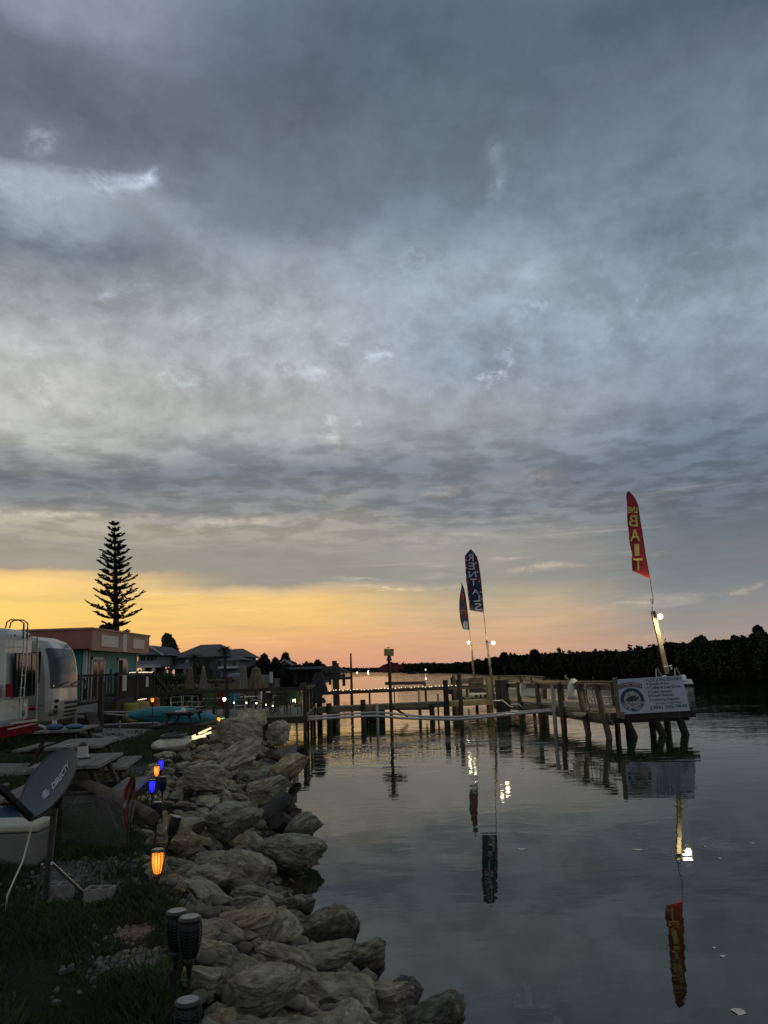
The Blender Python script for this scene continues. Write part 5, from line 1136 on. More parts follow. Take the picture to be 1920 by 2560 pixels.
# ------------------------------------------------------------------ houses across the water
M['hglass'] = mat('house_window', (.01, .011, .012), .5, var=.2, spec=.15)
def house(name, label, x0, x1, y0, y1, zb, ze, zr, kind, wallm, wins, base=None):
    t = thing(name, label, 'house', ((x0+x1)/2, y0, .9)); MB().box(((x0+x1)/2, (y0+y1)/2, (zb+ze)/2), (x1-x0, y1-y0, ze-zb)).build('wall', wallm, t)
    o = .7; xm, ym = (x0+x1)/2, (y0+y1)/2; b = MB()
    if kind == 'gable':
        n = 0; b.v = [(x0-o, y0-o, ze-.1), (x1+o, y0-o, ze-.1), (xm, y0-o, zr), (x0-o, y1+o, ze-.1), (x1+o, y1+o, ze-.1), (xm, y1+o, zr)]
        b.f = [(0, 2, 5, 3), (1, 4, 5, 2), (0, 3, 4, 1), (3, 5, 4)]; b.build('roof', 'roof', t)
        MB().slab([(x0-.3, y0-o+.3, ze), (x1+.3, y0-o+.3, ze), (xm, y0-o+.3, zr-.3)], (0, 1, 0), .1).build('gable', wallm, t)
        MB().beam((x0-o, y0-o-.04, ze-.1), (xm, y0-o-.04, zr), .08, .22).beam((x1+o, y0-o-.04, ze-.1), (xm, y0-o-.04, zr), .08, .22).build('barge_board', 'trim', t)
    else:
        L = (x1-x0)*.22; b.v = [(x0-o, y0-o, ze), (x1+o, y0-o, ze), (x1+o, y1+o, ze), (x0-o, y1+o, ze), (xm-L, ym, zr), (xm+L, ym, zr)]
        b.f = [(0, 1, 5, 4), (1, 2, 5), (2, 3, 4, 5), (3, 0, 4), (3, 2, 1, 0)]; b.build('roof', 'roof', t)
    for (a, c, z0, z1, m_) in wins:
        w = MB().box(((a+c)/2, y0-.03, (z0+z1)/2), (c-a, .1, z1-z0)).build('window', m_, t); MB().box(((a+c)/2, y0-.09, (z0+z1)/2), ((c-a)*.05, .03, z1-z0)).build('mullion', 'trim', w)
    return t
YH = 100.0
def hx(px): return D(px, 1690, YH).x
def hz(px, py): return D(px, py, YH).z
h1 = house('gabled_house', 'pale gabled house with a balcony, just right of the teal cabin', hx(344), hx(398), YH, YH+10, hz(370, 1667), hz(370, 1637), hz(378, 1613), 'gable', 'housewhite',
      [(hx(367), hx(382), hz(370, 1652), hz(370, 1639), 'hglass'), (hx(384), hx(391), hz(370, 1650), hz(370, 1640), 'hglass'), (hx(352), hx(362), hz(370, 1651), hz(370, 1640), 'hglass')])
MB().box(((hx(344)+hx(398))/2, YH-1.2, hz(370, 1666)), (hx(400)-hx(342), 3.0, .35)).build('balcony', 'trim', h1); MB().box(((hx(344)+hx(398))/2, YH-2.6, hz(370, 1660)), (hx(400)-hx(342), .1, .7)).build('balcony_rail', 'housewhite', h1)
for px in (348, 374, 398): MB().beam((hx(px), YH-2.5, .8), (hx(px), YH-2.5, hz(370, 1667)), .35, .35).build('column', 'trim', h1)
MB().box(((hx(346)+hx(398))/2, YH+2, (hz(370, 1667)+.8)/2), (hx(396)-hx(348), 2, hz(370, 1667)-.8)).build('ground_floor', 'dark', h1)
h2 = house('hip_roof_house', 'large blue-grey house with a broad hipped roof behind the parasols', hx(404), hx(532), YH+6, YH+20, .8, hz(460, 1641), hz(478, 1603), 'hip', 'housegrey', [(hx(432), hx(441), hz(436, 1659), hz(436, 1648), 'fwhite')])
MB().slab([(hx(400), YH+2, hz(430, 1673)), (hx(470), YH+2, hz(430, 1673)), (hx(455), YH+5.9, hz(430, 1657)), (hx(420), YH+5.9, hz(430, 1657))], (0, -1, .6), .15).build('porch_roof', 'roof', h2)
for px in (402, 412, 452, 468): MB().beam((hx(px), YH+2, .8), (hx(px), YH+2, hz(430, 1673)), .3, .3).build('column', 'housewhite', h2)
h3 = house('far_house', 'grey house wing with a lower hipped roof left of the tall palm', hx(495), hx(560), YH+12, YH+24, .8, hz(530, 1640), hz(530, 1613), 'hip', 'housegrey', [(hx(508), hx(514), hz(510, 1668), hz(510, 1655), 'hglass')])
h4 = house('white_house', 'small white house with a balcony half hidden by the tall palm', hx(535), hx(583), YH+4, YH+12, .8, hz(560, 1650), hz(560, 1638), 'hip', 'housewhite', [(hx(538), hx(548), hz(540, 1677), hz(540, 1669), 'hglass'), (hx(566), hx(573), hz(560, 1664), hz(560, 1656), 'hglass'), (hx(555), hx(562), hz(560, 1673), hz(560, 1667), 'fwhite')])
MB().box(((hx(536)+hx(582))/2, YH+3, hz(560, 1668)), (hx(582)-hx(536), 2, .3)).build('balcony', 'trim', h4)
h5 = house('shed', 'small blue roofed house among the trees above the half open parasol', hx(650), hx(672), YH+20, YH+26, .8, hz(660, 1660), hz(660, 1645), 'gable', 'housegrey', [(hx(655), hx(660), hz(650, 1672), hz(650, 1666), 'hglass')])
bv = thing('covered_boat', 'covered white boat on land between the palms and the parasols', 'boat', tuple(D(590, 1690, 95)))
c = D(590, 1686, 95); hull(MB(), (c.x, c.y, 1.3), 2.4*1.0, 1.6, .9, 0).build('hull', 'housewhite', bv); MB().ball((c.x, c.y, 2.3), .9, 10, 6, (1.2, .8, .5)).build('cover', 'housewhite', bv)
bv = thing('white_boat', 'white motor boat moored behind the half open parasol', 'boat', tuple(D(668, 1692, 85))); c = D(668, 1692, 85)
hull(MB(), (c.x, c.y, 1.1), 2.6, 1.6, .9, math.pi).build('hull', 'housewhite', bv); MB().box((c.x, c.y, 2.2), (1.2, 1.0, .5)).build('cabin', 'housewhite', bv)
# boathouse and far docks
bh = thing('boathouse', 'dark low boathouse with a long flat roof at the left of the river', 'boathouse', (-8, 85, 0))
MB().slab([D(732, 1668, 85), D(806, 1666, 85), D(806, 1672, 85), D(732, 1674, 85)], (0, 1, 0), 6).build('roof', 'housegrey', bh)
MB().slab([D(802, 1665, 88), D(845, 1666, 88), D(875, 1681, 88), D(802, 1681, 88)], (0, 1, 0), 5).build('side_roof', 'roof', bh)
MB().slab([D(736, 1676, 86), D(800, 1674, 86), D(800, 1700, 86), D(736, 1702, 86)], (0, 1, 0), 3).build('wall', 'dark', bh)
for px in (738, 768, 800, 824, 838): MB().beam(D(px, 1672, 84), D(px+1, 1712, 84), .25, .25).build('pile', 'pile_dark', bh)
MB().slab([D(800, 1694, 75), D(878, 1692, 75), D(878, 1698, 75), D(800, 1700, 75)], (0, 1, 0), 2.5).build('dock', 'pile_dark', bh)
MB().beam(D(859, 1684, 80), D(860, 1715, 80), .3, .3).beam(D(850, 1689, 80), D(863, 1689, 80), .2, .2).build('pile', 'pile_dark', bh)
MB().slab([D(812, 1682, 80), D(850, 1681, 80), D(850, 1698, 80), D(812, 1698, 80)], (0, 1, 0), 2).build('boat_lift', 'dark', bh)

# ------------------------------------------------------------------ trees
def tree(name, label, px, ptop, Y, wpx, m='leaf', n=4200, leaf=None, group=None, zb=1.0, lumps=11, hfrac=.8):
    s_ = Y/FPX; top = D(px, ptop, Y); H = top.z-zb; r = wpx/2*s_; t = thing(name, label, 'tree', (top.x, Y, zb), group); ch = H*hfrac
    b = foliage(MB(), (top.x, Y, zb+H-ch/2), (r, r*.9, ch/2), n, leaf or .0035*Y, lumps, int(px)); b.build('crown', m, t)
    tb_ = MB().tube([(top.x, Y, zb-.3), (top.x+.1, Y, zb+H*.3), (top.x-.05, Y, zb+H*.75)], [.05*H**.8, .035*H**.8, .012*H], 8)
    for k in range(7):
        a = random.uniform(0, 6.28); z0 = zb+H*random.uniform(.2, .5); tb_.tube([(top.x, Y, z0), (top.x+math.cos(a)*r*.4, Y+math.sin(a)*r*.4, z0+H*.2), (top.x+math.cos(a)*r*.75, Y+math.sin(a)*r*.7, z0+H*.33)], [.02*H, .014*H, .005*H], 5)
    tb_.build('trunk', 'pinewood', t); return t
def palm(label, px, ptop, Y, wpx, zb=1.0, n=16, full=1.0):
    s_ = Y/FPX; top = D(px, ptop, Y); r = wpx/2*s_; zc = top.z-r*.55; t = thing('palm_tree', label, 'palm', (top.x, Y, zb), 'palms by the far houses')
    MB().tube([(top.x, Y, zb-.2), (top.x+.05, Y, (zb+zc)/2), (top.x, Y, zc)], [.2, .17, .15], 8).build('trunk', 'pinewood', t); b = MB()
    for k in range(int(n*2.2)):
        a = random.uniform(0, 6.28); up = random.uniform(-.7, 1.0); L = r*random.uniform(.8, 1.1); P = []
        for i in range(6):
            f = i/5; P.append(Vector((top.x+math.cos(a)*L*f*(1-.25*abs(up)), Y+math.sin(a)*L*f*.9, zc+L*(up*f*.9-.55*f*f))))
        for i in range(5):
            d = (P[i+1]-P[i]); 
            for q in range(3):
                c_ = lerp(P[i], P[i+1], q/3); w = r*.16*(1-.4*i/5); sd_ = Vector((-math.sin(a), math.cos(a), 0))
                for sg_ in (-1, 1): b.quad(c_, c_+d*.22, c_+d*.5+sd_*w*sg_+Vector((0, 0, -w*.8)))
    b.build('crown', 'palm', t); return t
tree('broadleaf_tree', 'rounded leafy tree rising behind the roofs between the two houses', 428, 1583, 118, 56, n=5200, zb=1, hfrac=.5, leaf=.33, lumps=16)
palm('tallest palm against the sunset, right of the houses', 562, 1608, 92, 44, n=22)
palm('lower palm in front of the blue-grey house, above the second parasol', 520, 1634, 88, 44, n=18)
palm('shaggy low palm in front of the blue-grey house, above the first parasol', 488, 1628, 86, 50, n=20)
tree('broadleaf_tree', 'dark bushy tree right behind the low palm', 505, 1655, 90, 40, n=2200)
LT = [(600,1640,46,120,'dark tree just right of the tallest palm'),(622,1637,44,125,'dark rounded tree above the pale tan parasol'),(575,1660,40,110,'low dark tree under the tallest palm'),(655,1652,50,110,'dark tree above the half open parasol'),(640,1662,60,105,'low dark bush tree behind the half open parasol'),(662,1634,30,135,'ragged topped tree left of the rounded one on the left bank'),(683,1634,26,135,'flat topped dark tree on the left bank'),(708,1631,34,130,'tall rounded dark tree in the middle of the left bank'),(728,1646,36,125,'dark tree on the left bank slope, first right of the rounded one'),(748,1656,36,125,'low dark tree above the boathouse roof'),(770,1646,40,140,'dark double crowned tree above the boathouse, left half'),(796,1653,40,145,'dark double crowned tree above the boathouse, right half'),(690,1655,60,105,'wide dark tree low on the left bank'),(720,1664,60,100,'wide dark tree by the water left of the boathouse'),(338,1668,40,60,'dark shrub tree against the right wall of the cabin')]
for px, pt_, w, Y, lab in LT: tree('bank_tree', lab, px, pt_, Y, w, 'leafdark', 2600, .42 if Y > 80 else .2, 'dark trees along the left bank', .5, 8, .95)
# far wooded shores, each one dense mass
M['woodshade'] = mat('foliage_shade', (0.006, 0.008, 0.004), 1.0, var=.5, spec=0.0)  # darker leaf colour standing in for the shade inside the woods
def woods(name, label, pts, n, leaf, m='leafdark', depth=14, zb=-.2):
    n = int(n*1.7)
    """pts: (px, y of tree tops, y of waterline) along the shore"""
    r = np.random.default_rng(len(pts)*7+n); b = MB(); core = MB(); prev = None; P = []
    for i in range(len(pts)-1):
        (xa, ta, wa), (xb, tb2, wb2) = pts[i], pts[i+1]; k = max(1, int((xb-xa)/8))
        for j in range(k):
            f = j/k; x = lerp(xa, xb, f); w = G(x, lerp(wa, wb2, f), 0); tz = D(x, lerp(ta, tb2, f), w.y+4).z; P.append((x, w, tz))
    per = n//len(P)
    for (x, w, tz) in P:
        s_ = w.y/FPX; H = tz
        for q in range(5):
            cx_, cy_ = w.x+r.normal(0, 6)*s_, w.y+2+r.uniform(0, depth); hh = H*(.74+.24*r.random()) if q else H*(.95+.05*r.random()); rr = max(1.0, 12*s_*r.uniform(.8, 1.5))
            foliage(b, (cx_, cy_, hh*.55), (rr, rr, hh*.47), max(8, per//5), leaf*max(.45, s_*14), 5, int(x*3+q))
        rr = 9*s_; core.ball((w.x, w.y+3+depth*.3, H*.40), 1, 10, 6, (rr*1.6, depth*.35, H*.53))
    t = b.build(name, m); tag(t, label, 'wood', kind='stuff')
    c_ = core.build('dark_inner_fill', 'woodshade'); c_.parent = t; c_.location = c_.location-t.location
    return t
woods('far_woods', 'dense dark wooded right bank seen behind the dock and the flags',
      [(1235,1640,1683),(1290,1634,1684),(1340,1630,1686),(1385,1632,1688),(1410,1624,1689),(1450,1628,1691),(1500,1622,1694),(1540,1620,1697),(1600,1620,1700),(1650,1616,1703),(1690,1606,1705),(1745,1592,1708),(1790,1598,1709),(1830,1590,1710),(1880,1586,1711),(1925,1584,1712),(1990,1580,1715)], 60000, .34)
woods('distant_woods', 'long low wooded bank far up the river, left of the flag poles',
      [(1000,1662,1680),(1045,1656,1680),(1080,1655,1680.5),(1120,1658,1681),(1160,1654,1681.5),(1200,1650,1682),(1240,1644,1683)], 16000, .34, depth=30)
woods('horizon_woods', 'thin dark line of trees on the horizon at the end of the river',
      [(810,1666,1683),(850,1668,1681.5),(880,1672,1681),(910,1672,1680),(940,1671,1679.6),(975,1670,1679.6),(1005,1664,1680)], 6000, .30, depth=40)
for px, pt_, w, lab in ((1895,1566,62,'wide crowned tree standing above the right end of the far bank'),(1745,1584,52,'tree standing out of the far bank right of the lit post'),(1842,1580,40,'small tree top above the far bank left of the wide crowned one'),(1340,1627,34,'tree top bulging from the far bank between the blue and the red flag'),(1260,1631,16,'tiny tree top on the far bank just right of the blue flag pole')):
    w_ = G(px, 1700 if px > 1600 else 1689, 0); tree('shore_tree', lab, px, pt_, w_.y+6, w, 'leafdark', 2600, None if px < 1600 else .26, 'trees above the far bank', 0, 10, .5)
# norfolk pine
PY = 50.0; px_, T0, T1 = 289, 1303, 1575
top = D(286, 1303, PY); bs = D(291, 1590, PY); t = thing('norfolk_pine', 'tall tiered pine silhouetted against the sunset behind the cabin', 'tree', (bs.x, PY, 1.0))
ax = lambda f: Vector((lerp(bs.x, top.x, f), PY, lerp(bs.z, top.z, f)))
MB().tube([Vector((bs.x, PY, .8)), ax(0), ax(.3), ax(.6), ax(.85), ax(1.0)], [.26, .20, .16, .10, .05, .012], 10).build('trunk', 'pinewood', t)
br = MB(); fo = MB(); rp_ = random.Random(3)
s_ = PY/FPX; nt = 17
def needle_spray(p, q, r0, n):
    d = q-p; L = d.length
    for i in range(n):
        f = rp_.random(); c_ = p+d*f; rr = r0*(1-.45*f)*rp_.uniform(.5, 1.1); a = rp_.uniform(0, 6.28); e = Vector((math.cos(a), math.sin(a), rp_.uniform(-.2, 1.0))).normalized(); w = d.normalized()*(.035+.02*rp_.random()); sw = e.cross(d).normalized()*.03
        fo.quad(c_-sw, c_+sw, c_+e*rr+w*1.6+sw*.4, c_+e*rr+w*1.6-sw*.4)
for k in range(nt):
    f = .02+.95*(k/(nt-1))**.92; wd2 = (66 if f < .12 else 1)*1.0
    R = s_*lerp(57, 7, max(0, (f-.12)/.88)**1.15)*(.42 if f < .10 else 1)
    nb = 7 if f < .9 else 5; base = ax(f); a0 = rp_.uniform(0, 6.28)
    for j in range(nb):
        a = a0+2*math.pi*j/nb+rp_.uniform(-.2, .2); L = R*rp_.uniform(.60, 1.18); rise = lerp(.10, .85, f)*rp_.uniform(.6, 1.2); P = []
        for i in range(6): g = i/5; P.append(base+Vector((math.cos(a)*L*g, math.sin(a)*L*g, L*(rise*g*.55-.20*g*(1-g)*1.5+.16*g*g)-.05)))
        br.tube(P, [.028, .022, .018, .014, .010, .005], 4)
        for i in range(1, 6):
            p = P[i]; ns_ = 3 if f < .8 else 2
            needle_spray(P[i-1], P[i], .11, 24)
            if i < 2 and f < .8: continue
            for q in range(ns_):
                aa = a+rp_.choice((-1, 1))*rp_.uniform(.35, 1.0); l2 = L*.22*rp_.uniform(.6, 1.25); pp = p+Vector((math.cos(aa)*l2, math.sin(aa)*l2, l2*rp_.uniform(.25, .65))); br.tube([p, pp], .007, 3); needle_spray(p, pp, .115, 28)
br.build('branches', 'pinewood', t); fo.build('needles', 'pine', t)
tree('shrub', 'spiky dark shrub showing over the cabin roof beside the pine', 262, 1562, 44, 44, 'leafdark', 1800, .12, hfrac=.12, lumps=8)

# ------------------------------------------------------------------ kayak on its rack
kt = thing('kayak', 'teal kayak lying on its side on a white pipe rack by the patio', 'kayak', tuple(D(430, 1810, 27)))
KL, KR = D(315, 1788, 27.4), D(552, 1799, 26.4)
def kpt(u, a):
    c_ = lerp(KL, KR, u)+Vector((0, 0, .05*math.sin(math.pi*u))); w = (4*u*(1-u))**.62; hh = .30*w+.012; ww = .20*w+.012
    return c_+Vector((0, math.cos(a)*ww, math.sin(a)*hh*(1.0 if math.sin(a) > 0 else .92)))
b = MB(); b.grid(lambda i, j: kpt(i, 2*math.pi*j), 36, 20); b.build('hull', 'kayak', kt, smooth=True)
for aa in (math.pi*1.02, math.pi*1.28):
    MB().tube([kpt(.25+.5*i/12, aa)+Vector((0, -.005, 0)) for i in range(13)], .014, 5).build('seam', 'kayakdark', kt)
MB().ball(kpt(.86, math.pi*1.1), .10, 12, 6, (1, .4, 1)).build('hatch', 'kayakdark', kt); MB().ball(kpt(.60, math.pi*1.35), .11, 10, 6, (1.3, .4, .8)).build('hatch', 'kayakdark', kt)
rk = thing('kayak_rack', 'white pipe rack under and beside the teal kayak', 'rack', tuple(D(330, 1812, 27)))
for a, c in (((255, 1780), (322, 1780)), ((255, 1783), (320, 1790)), ((245, 1813), (345, 1808)), ((345, 1808), (430, 1806))): MB().tube([D(*a, 26.9), D(*c, 26.9)], .03, 6).build('rack_pipe', 'pvc', rk)
for px in (300, 420, 520): MB().tube([D(px, 1800, 27.1), V3(D(px, 1800, 27.1), .98)], .03, 6).build('rack_leg', 'pvc', rk)
# dark picnic table, end on
def picnic(label, cx_, cy_, rz, z, Ln=1.7, m='picnic', name='picnic_table', group='picnic tables', fm='wood_dark'):
    t = thing(name, label, 'table', (0, 0, 0), group); b = MB()
    for i in range(5): b.box((-.30+.15*i, 0, .74), (.14, Ln, .035))
    b.build('table_top', m, t)
    for sx in (-1, 1):
        b = MB()
        for i in (0, 1): b.box((sx*(.50+.145*i), 0, .44), (.135, Ln, .035))
        b.build('seat', m, t)
    for y in (-Ln*.32, Ln*.32):
        MB().beam((-.22, y, .72), (-.54, y, 0), .05, .09, up=(0, 1, 0)).beam((.22, y, .72), (.54, y, 0), .05, .09, up=(0, 1, 0)).beam((-.68, y+.03, .40), (.68, y+.03, .40), .04, .09).beam((-.34, y+.03, .70), (.34, y+.03, .70), .04, .07).build('leg_frame', fm, t)
    return place(t, (cx_, cy_, z), rz)
picnic('black silhouetted picnic table end on, in front of the teal kayak', D(460, 1855, 20.3).x, 20.3, .0, 1.0, 1.5, 'wood_dark')
picnic('nearest grey picnic table, partly behind the satellite dish', -3.62, 9.25, .14, .98, 1.35)
picnic('second grey picnic table, its top level with the cone lid', -4.52, 11.75, .16, .98, 1.5)
picnic('farthest grey picnic table, with clutter on top, below the motorhome', -6.05, 14.9, .10, 1.0, 1.5)
tag(MB().tube([D(455, 1778, 20), D(458, 1772, 20), D(462, 1777, 20)], .05, 6).box(D(452, 1780, 20), (.25, .2, .08)).build('cloth_heap', 'cloth'), 'crumpled pale cloth on the black picnic table', 'cloth')
# clutter on tables
zt_ = .98+.76
p = Vector((G(206, 1896, zt_).x, G(206, 1896, zt_).y, zt_)); t = thing('metal_pail', 'shiny metal pail with a dark domed lid on the nearest picnic table', 'pail', tuple(p))
MB().lathe(p, [(.075, .0), (.078, .015), (.066, .02), (.058, .14)], 18).build('body', 'metal', t, smooth=False); MB().lathe(p, [(.095, -.002), (.095, .012)], 18).build('base_ring', 'black', t); MB().lathe(p, [(.060, .14), (.052, .16), (.02, .185), (.002, .19)], 16).build('lid', 'black', t)
p = G(170, 1880, zt_); tag(MB().lathe(p, [(.02, 0), (.015, .01), (.014, .07), (.035, .085), (.034, .095)], 12).build('cup', 'trim'), 'small white stemmed cup standing behind the top of the dish', 'cup')
zt2 = 1.0+.76
p = G(150, 1824, zt2); tag(MB().ball(p+Vector((-.1, 0, .05)), .12, 8, 6, (1.4, 1, .5)).ball(p+Vector((.22, .1, .04)), .13, 8, 6, (1.3, 1, .4)).build('blue_bag', 'blue'), 'blue bag on the farthest grey picnic table', 'bag')
tag(MB().beam(G(98, 1820, zt2)+Vector((0, 0, .05)), G(120, 1824, zt2)+Vector((0, 0, .02)), .04, .03).beam(D(136, 1800, 14.6), D(137, 1824, 14.6), .07, .05).build('white_stick', 'pvc'), 'white sticks on the farthest picnic table', 'sticks')
# sit-in kayak lying on the grass, seen end on
sk = thing('small_kayak', 'small cream boat with a dark oval cockpit lying on the grass', 'kayak', tuple(G(405, 1885, 1.0))); c = G(402, 1890, 1.0)
b = MB(); KU, KV = Vector((c.x+.02, c.y-.1, 1.0)), Vector((c.x-.05, c.y+2.6, 1.0))
def sk_(u, a):
    p = lerp(KU, KV, u); w = (4*(.12+.88*u)*(1-(.12+.88*u)))**.6 if u > 0 else .02; w = max(.02, min(1, (u*5.0)**.6 if u < .2 else ((1-u)*1.6)**.6 if u > .4 else 1)); return p+Vector((math.cos(a)*.36*w, 0, .17+math.sin(a)*(.15 if math.sin(a) > 0 else .17)*w))
b.grid(lambda i, j: sk_(i, 2*math.pi*j), 26, 20); b.build('hull', 'cream', sk, smooth=True)
cc = lerp(KU, KV, .42); MB().tube([cc+Vector((.24*math.cos(a), .62*math.sin(a), .345)) for a in [i/20*2*math.pi for i in range(21)]], .022, 6).build('cockpit_rim', 'black', sk); MB().lathe(cc+Vector((0, 0, .315)), [(.23, 0), (.23, .025)], 20, 1, 2.6).build('cockpit', 'dark', sk)
gl = thing('added_glow_heap', 'warm bright patch of added glowing strands beside the small boat', 'added glow', tuple(G(500, 1850, 1.05)))  # added glowing strands standing in for a bright warm patch
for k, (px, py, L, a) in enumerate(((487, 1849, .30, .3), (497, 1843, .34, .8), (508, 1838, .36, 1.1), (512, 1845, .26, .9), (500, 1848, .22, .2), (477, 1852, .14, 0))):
    q = G(px, py, 1.12); MB().tube([q+Vector((-L/2, 0, .02)), q+Vector((0, 0, .05+.05*math.sin(a))), q+Vector((L/2, .1, .04+L*.4*math.sin(a)))], .026, 6).build('glow_strand', 'glowwarm', gl)

# ------------------------------------------------------------------ torches
def torch_proto():
    t = thing('solar_torch', 'torch', 'torch', (0, 0, 0), 'solar garden torches')
    MB().tube([(0, 0, -.1), (0, 0, .36)], [.008, .010], 8).build('pole', 'black', t)
    MB().lathe((0, 0, .30), [(.010, 0), (.013, .03), (.022, .06), (.034, .088)], 16).build('cone', 'black', t, smooth=True)
    b = MB(); prof = [(.034, .385), (.049, .43), (.057, .48), (.058, .52), (.051, .56)]
    for k in range(14):
        a = 2*math.pi*k/14; b.tube([(math.cos(a)*r, math.sin(a)*r, z) for r, z in prof], .0028, 4)
    for i in range(12):
        z = .39+i*.0145; r = float(np.interp(z, [q[1] for q in prof], [q[0] for q in prof]))
        b.tube([(math.cos(2*math.pi*k/16)*r, math.sin(2*math.pi*k/16)*r, z+.006*math.sin(k*2.4)) for k in range(17)], .0022, 4, cap=False)
    b.build('cage', 'black', t)
    MB().lathe((0, 0, .388), [(.027, 0), (.040, .04), (.048, .09), (.049, .13), (.042, .168)], 16).build('lens', 'lens_off', t, smooth=True)
    MB().lathe((0, 0, .56), [(.055, -.008), (.057, 0), (.053, .010)], 20).build('cap', 'black', t); MB().lathe((0, 0, .571), [(.046, 0), (.045, .002)], 20).build('solar_panel', 'solar', t)
    return t
M['lens_off'] = mat('smoked_lens', (.010, .010, .010), .4, var=.1); M['solar'] = mat('solar_panel', (.10, .11, .12), .25, var=.2, vs=40)
tp = torch_proto(); first = True
TO = [((470,2498),0,None,0.86,0,0,'unlit black torch cut by the bottom edge of the photo, nearest of all'),
 ((475,2290),0,None,0.95,0,0,'unlit black torch in front, its pole down to the nearest one'),
 ((443,2275),0,None,0.95,0,0,'unlit black torch half hidden behind the one in front of it'),
 ((395,2122),0,'flame',0.85,0,0,'brightly lit orange torch, nearest lit one'),
 ((394,2004),0,None,0.85,0,.04,'unlit torch with a pale cap just left above the lit orange one'),
 ((441,2040),0,None,0.85,0,.28,'unlit torch tilted to the right against the pale boulders'),
 ((381,1948),0,'flameblue',0.8,0,0,'nearer of the two torches glowing blue'),
 ((407,1941),0,None,0.85,0,0,'unlit torch between the blue and the pale capped ones'),
 ((392,1912),0,'flame',0.8,0,0,'small orange torch between the two blue ones'),
 ((403,1897),0,'flameblue',0.82,0,0,'farther of the two torches glowing blue')]
for (px, py), z, gm, s_, rx, ry, lab in TO:
    o = tp if first else dup(tp); first = False; ztop = .573*s_; z = 1.0+ztop; p = G(px, py, z)
    place(o, (p.x-math.sin(ry)*ztop, p.y, z-ztop*math.cos(ry)), random.uniform(0, 6), s_, lab)
    o.rotation_euler = (0, ry, 0)
    if gm:
        for c_ in o.children:
            if c_.name.startswith('lens'):
                c_.data = c_.data.copy(); c_.data.materials.clear(); c_.data.materials.append(M[gm])
        li = bpy.data.lights.new('torch_light', 'POINT'); li.energy = 1.5 if gm == 'flame' else .5; li.color = (1, .45, .08) if gm == 'flame' else (.05, .05, 1); li.shadow_soft_size = .06
        lo = bpy.data.objects.new('torch_light', li); col.objects.link(lo); lo.parent = o; lo.location = (.0, -.10, .47)
for px, py, Y, gm, lab in ((381, 1750, 24.5, 'flame', 'small torch with a reddish head standing before the kayak'), (561, 1748, 26, 'bulb', 'small torch with a yellow head by the patio rail'), (547, 1798, 23.5, 'flame', 'tiny orange torch head at the right tip of the kayak'), (558, 1799, 23, 'flamegreen', 'tiny green torch head by the peak of the far rocks')):
    t = thing('small_torch', lab, 'torch', tuple(V3(D(px, py, Y), 1.0)), 'small far torches'); p = D(px, py, Y)
    MB().tube([(p.x+.05, p.y, .9), (p.x, p.y, p.z-.04)], .018, 6).build('pole', 'black', t); MB().lathe(p, [(.03, -.06), (.05, 0), (.045, .05)], 10).build('flame', gm, t); MB().lathe(p, [(.055, .05), (.055, .08)], 10).build('cap', 'black', t)

# ------------------------------------------------------------------ satellite dish
YD = 5.6; dc = D(112, 1962, YD); lo_, hi_ = D(52, 2030, YD), D(186, 1882, YD+.05); a_ = (hi_-lo_).normalized(); La = (hi_-lo_).length/2*1.03
vw = (Vector((0, 0, EYE))-dc).normalized(); pr = a_.cross(vw).normalized(); pr = pr if pr.z > 0 else -pr; pr = pr if pr.x < 0 else -pr
nn = (vw*.54+pr*.84).normalized(); b_ax = nn.cross(a_).normalized()
if b_ax.dot(pr) < 0: b_ax = -b_ax
Lb = La*.92; dc = (lo_+hi_)/2
ds = thing('satellite_dish', 'grey satellite dish on a braced mast at the left edge of the grass', 'satellite dish', tuple(V3(G(112, 2250, 1), 1.0)))
def dish(r, th, o=0): return dc+a_*(math.cos(th)*La*r)+b_ax*(math.sin(th)*Lb*r)-nn*(.07*(1-r*r)-o)
b = MB(); b.grid(lambda i, j: dish(max(.001, i), 2*math.pi*j), 12, 48); b.grid(lambda i, j: dish(max(.001, 1-i), 2*math.pi*j, -.012), 12, 48); b.grid(lambda i, j: dish(1, 2*math.pi*j, -.012*i), 1, 48)
b.build('reflector', 'dish', ds, smooth=True)
MB().tube([dish(1, 2*math.pi*k/48) for k in range(49)], .005, 6, cap=False).build('rim', 'dish', ds, smooth=True)
def dl(u, v): return dc+a_*(u*La)+b_ax*(v*Lb)-nn*(.07*(1-min(1, u*u+v*v)))
text_on('DIRECTV', lambda u, v: dl(lerp(-.05, .66, u)+.03*v, lerp(-.06, .20, v)), 0, 0, 1, 1, 'lettering', 'decal', ds, .006, .03, False, nn)
b = MB()
for k in range(4):
    y0 = -.10+.085*k; 
    for i in range(8):
        u0, u1 = lerp(-.40, -.13, i/8), lerp(-.40, -.13, (i+1)/8); w = lambda u: .035*math.sin(max(0, min(1, (u+.42)/.30))*math.pi)
        if abs((u0+u1)/2+.265)**2+(y0-.02)**2*.9 > .0225: continue
        b.quad(dl(u0, y0-w(u0)+.02)+nn*.006, dl(u1, y0-w(u1)+.02)+nn*.006, dl(u1, y0+w(u1)*.8+.02)+nn*.006, dl(u0, y0+w(u0)*.8+.02)+nn*.006)
b.build('emblem', 'decal', ds)
MB().beam(D(-30, 1940, 5.0), D(80, 2047, YD-.05), .035, .035).build('arm', 'black', ds)
m0, m1 = D(137, 2012, 5.85), G(112, 2262, .95)
MB().tube([m0, lerp(m0, m1, .5), m1], [.024, .026, .030], 12).build('mast', 'metal', ds)
MB().beam(dish(.3, math.pi*1.5, -.03), m0, .05, .05).beam(D(78, 2045, YD), m0+Vector((0, 0, -.02)), .035, .035).build('bracket', 'black', ds)
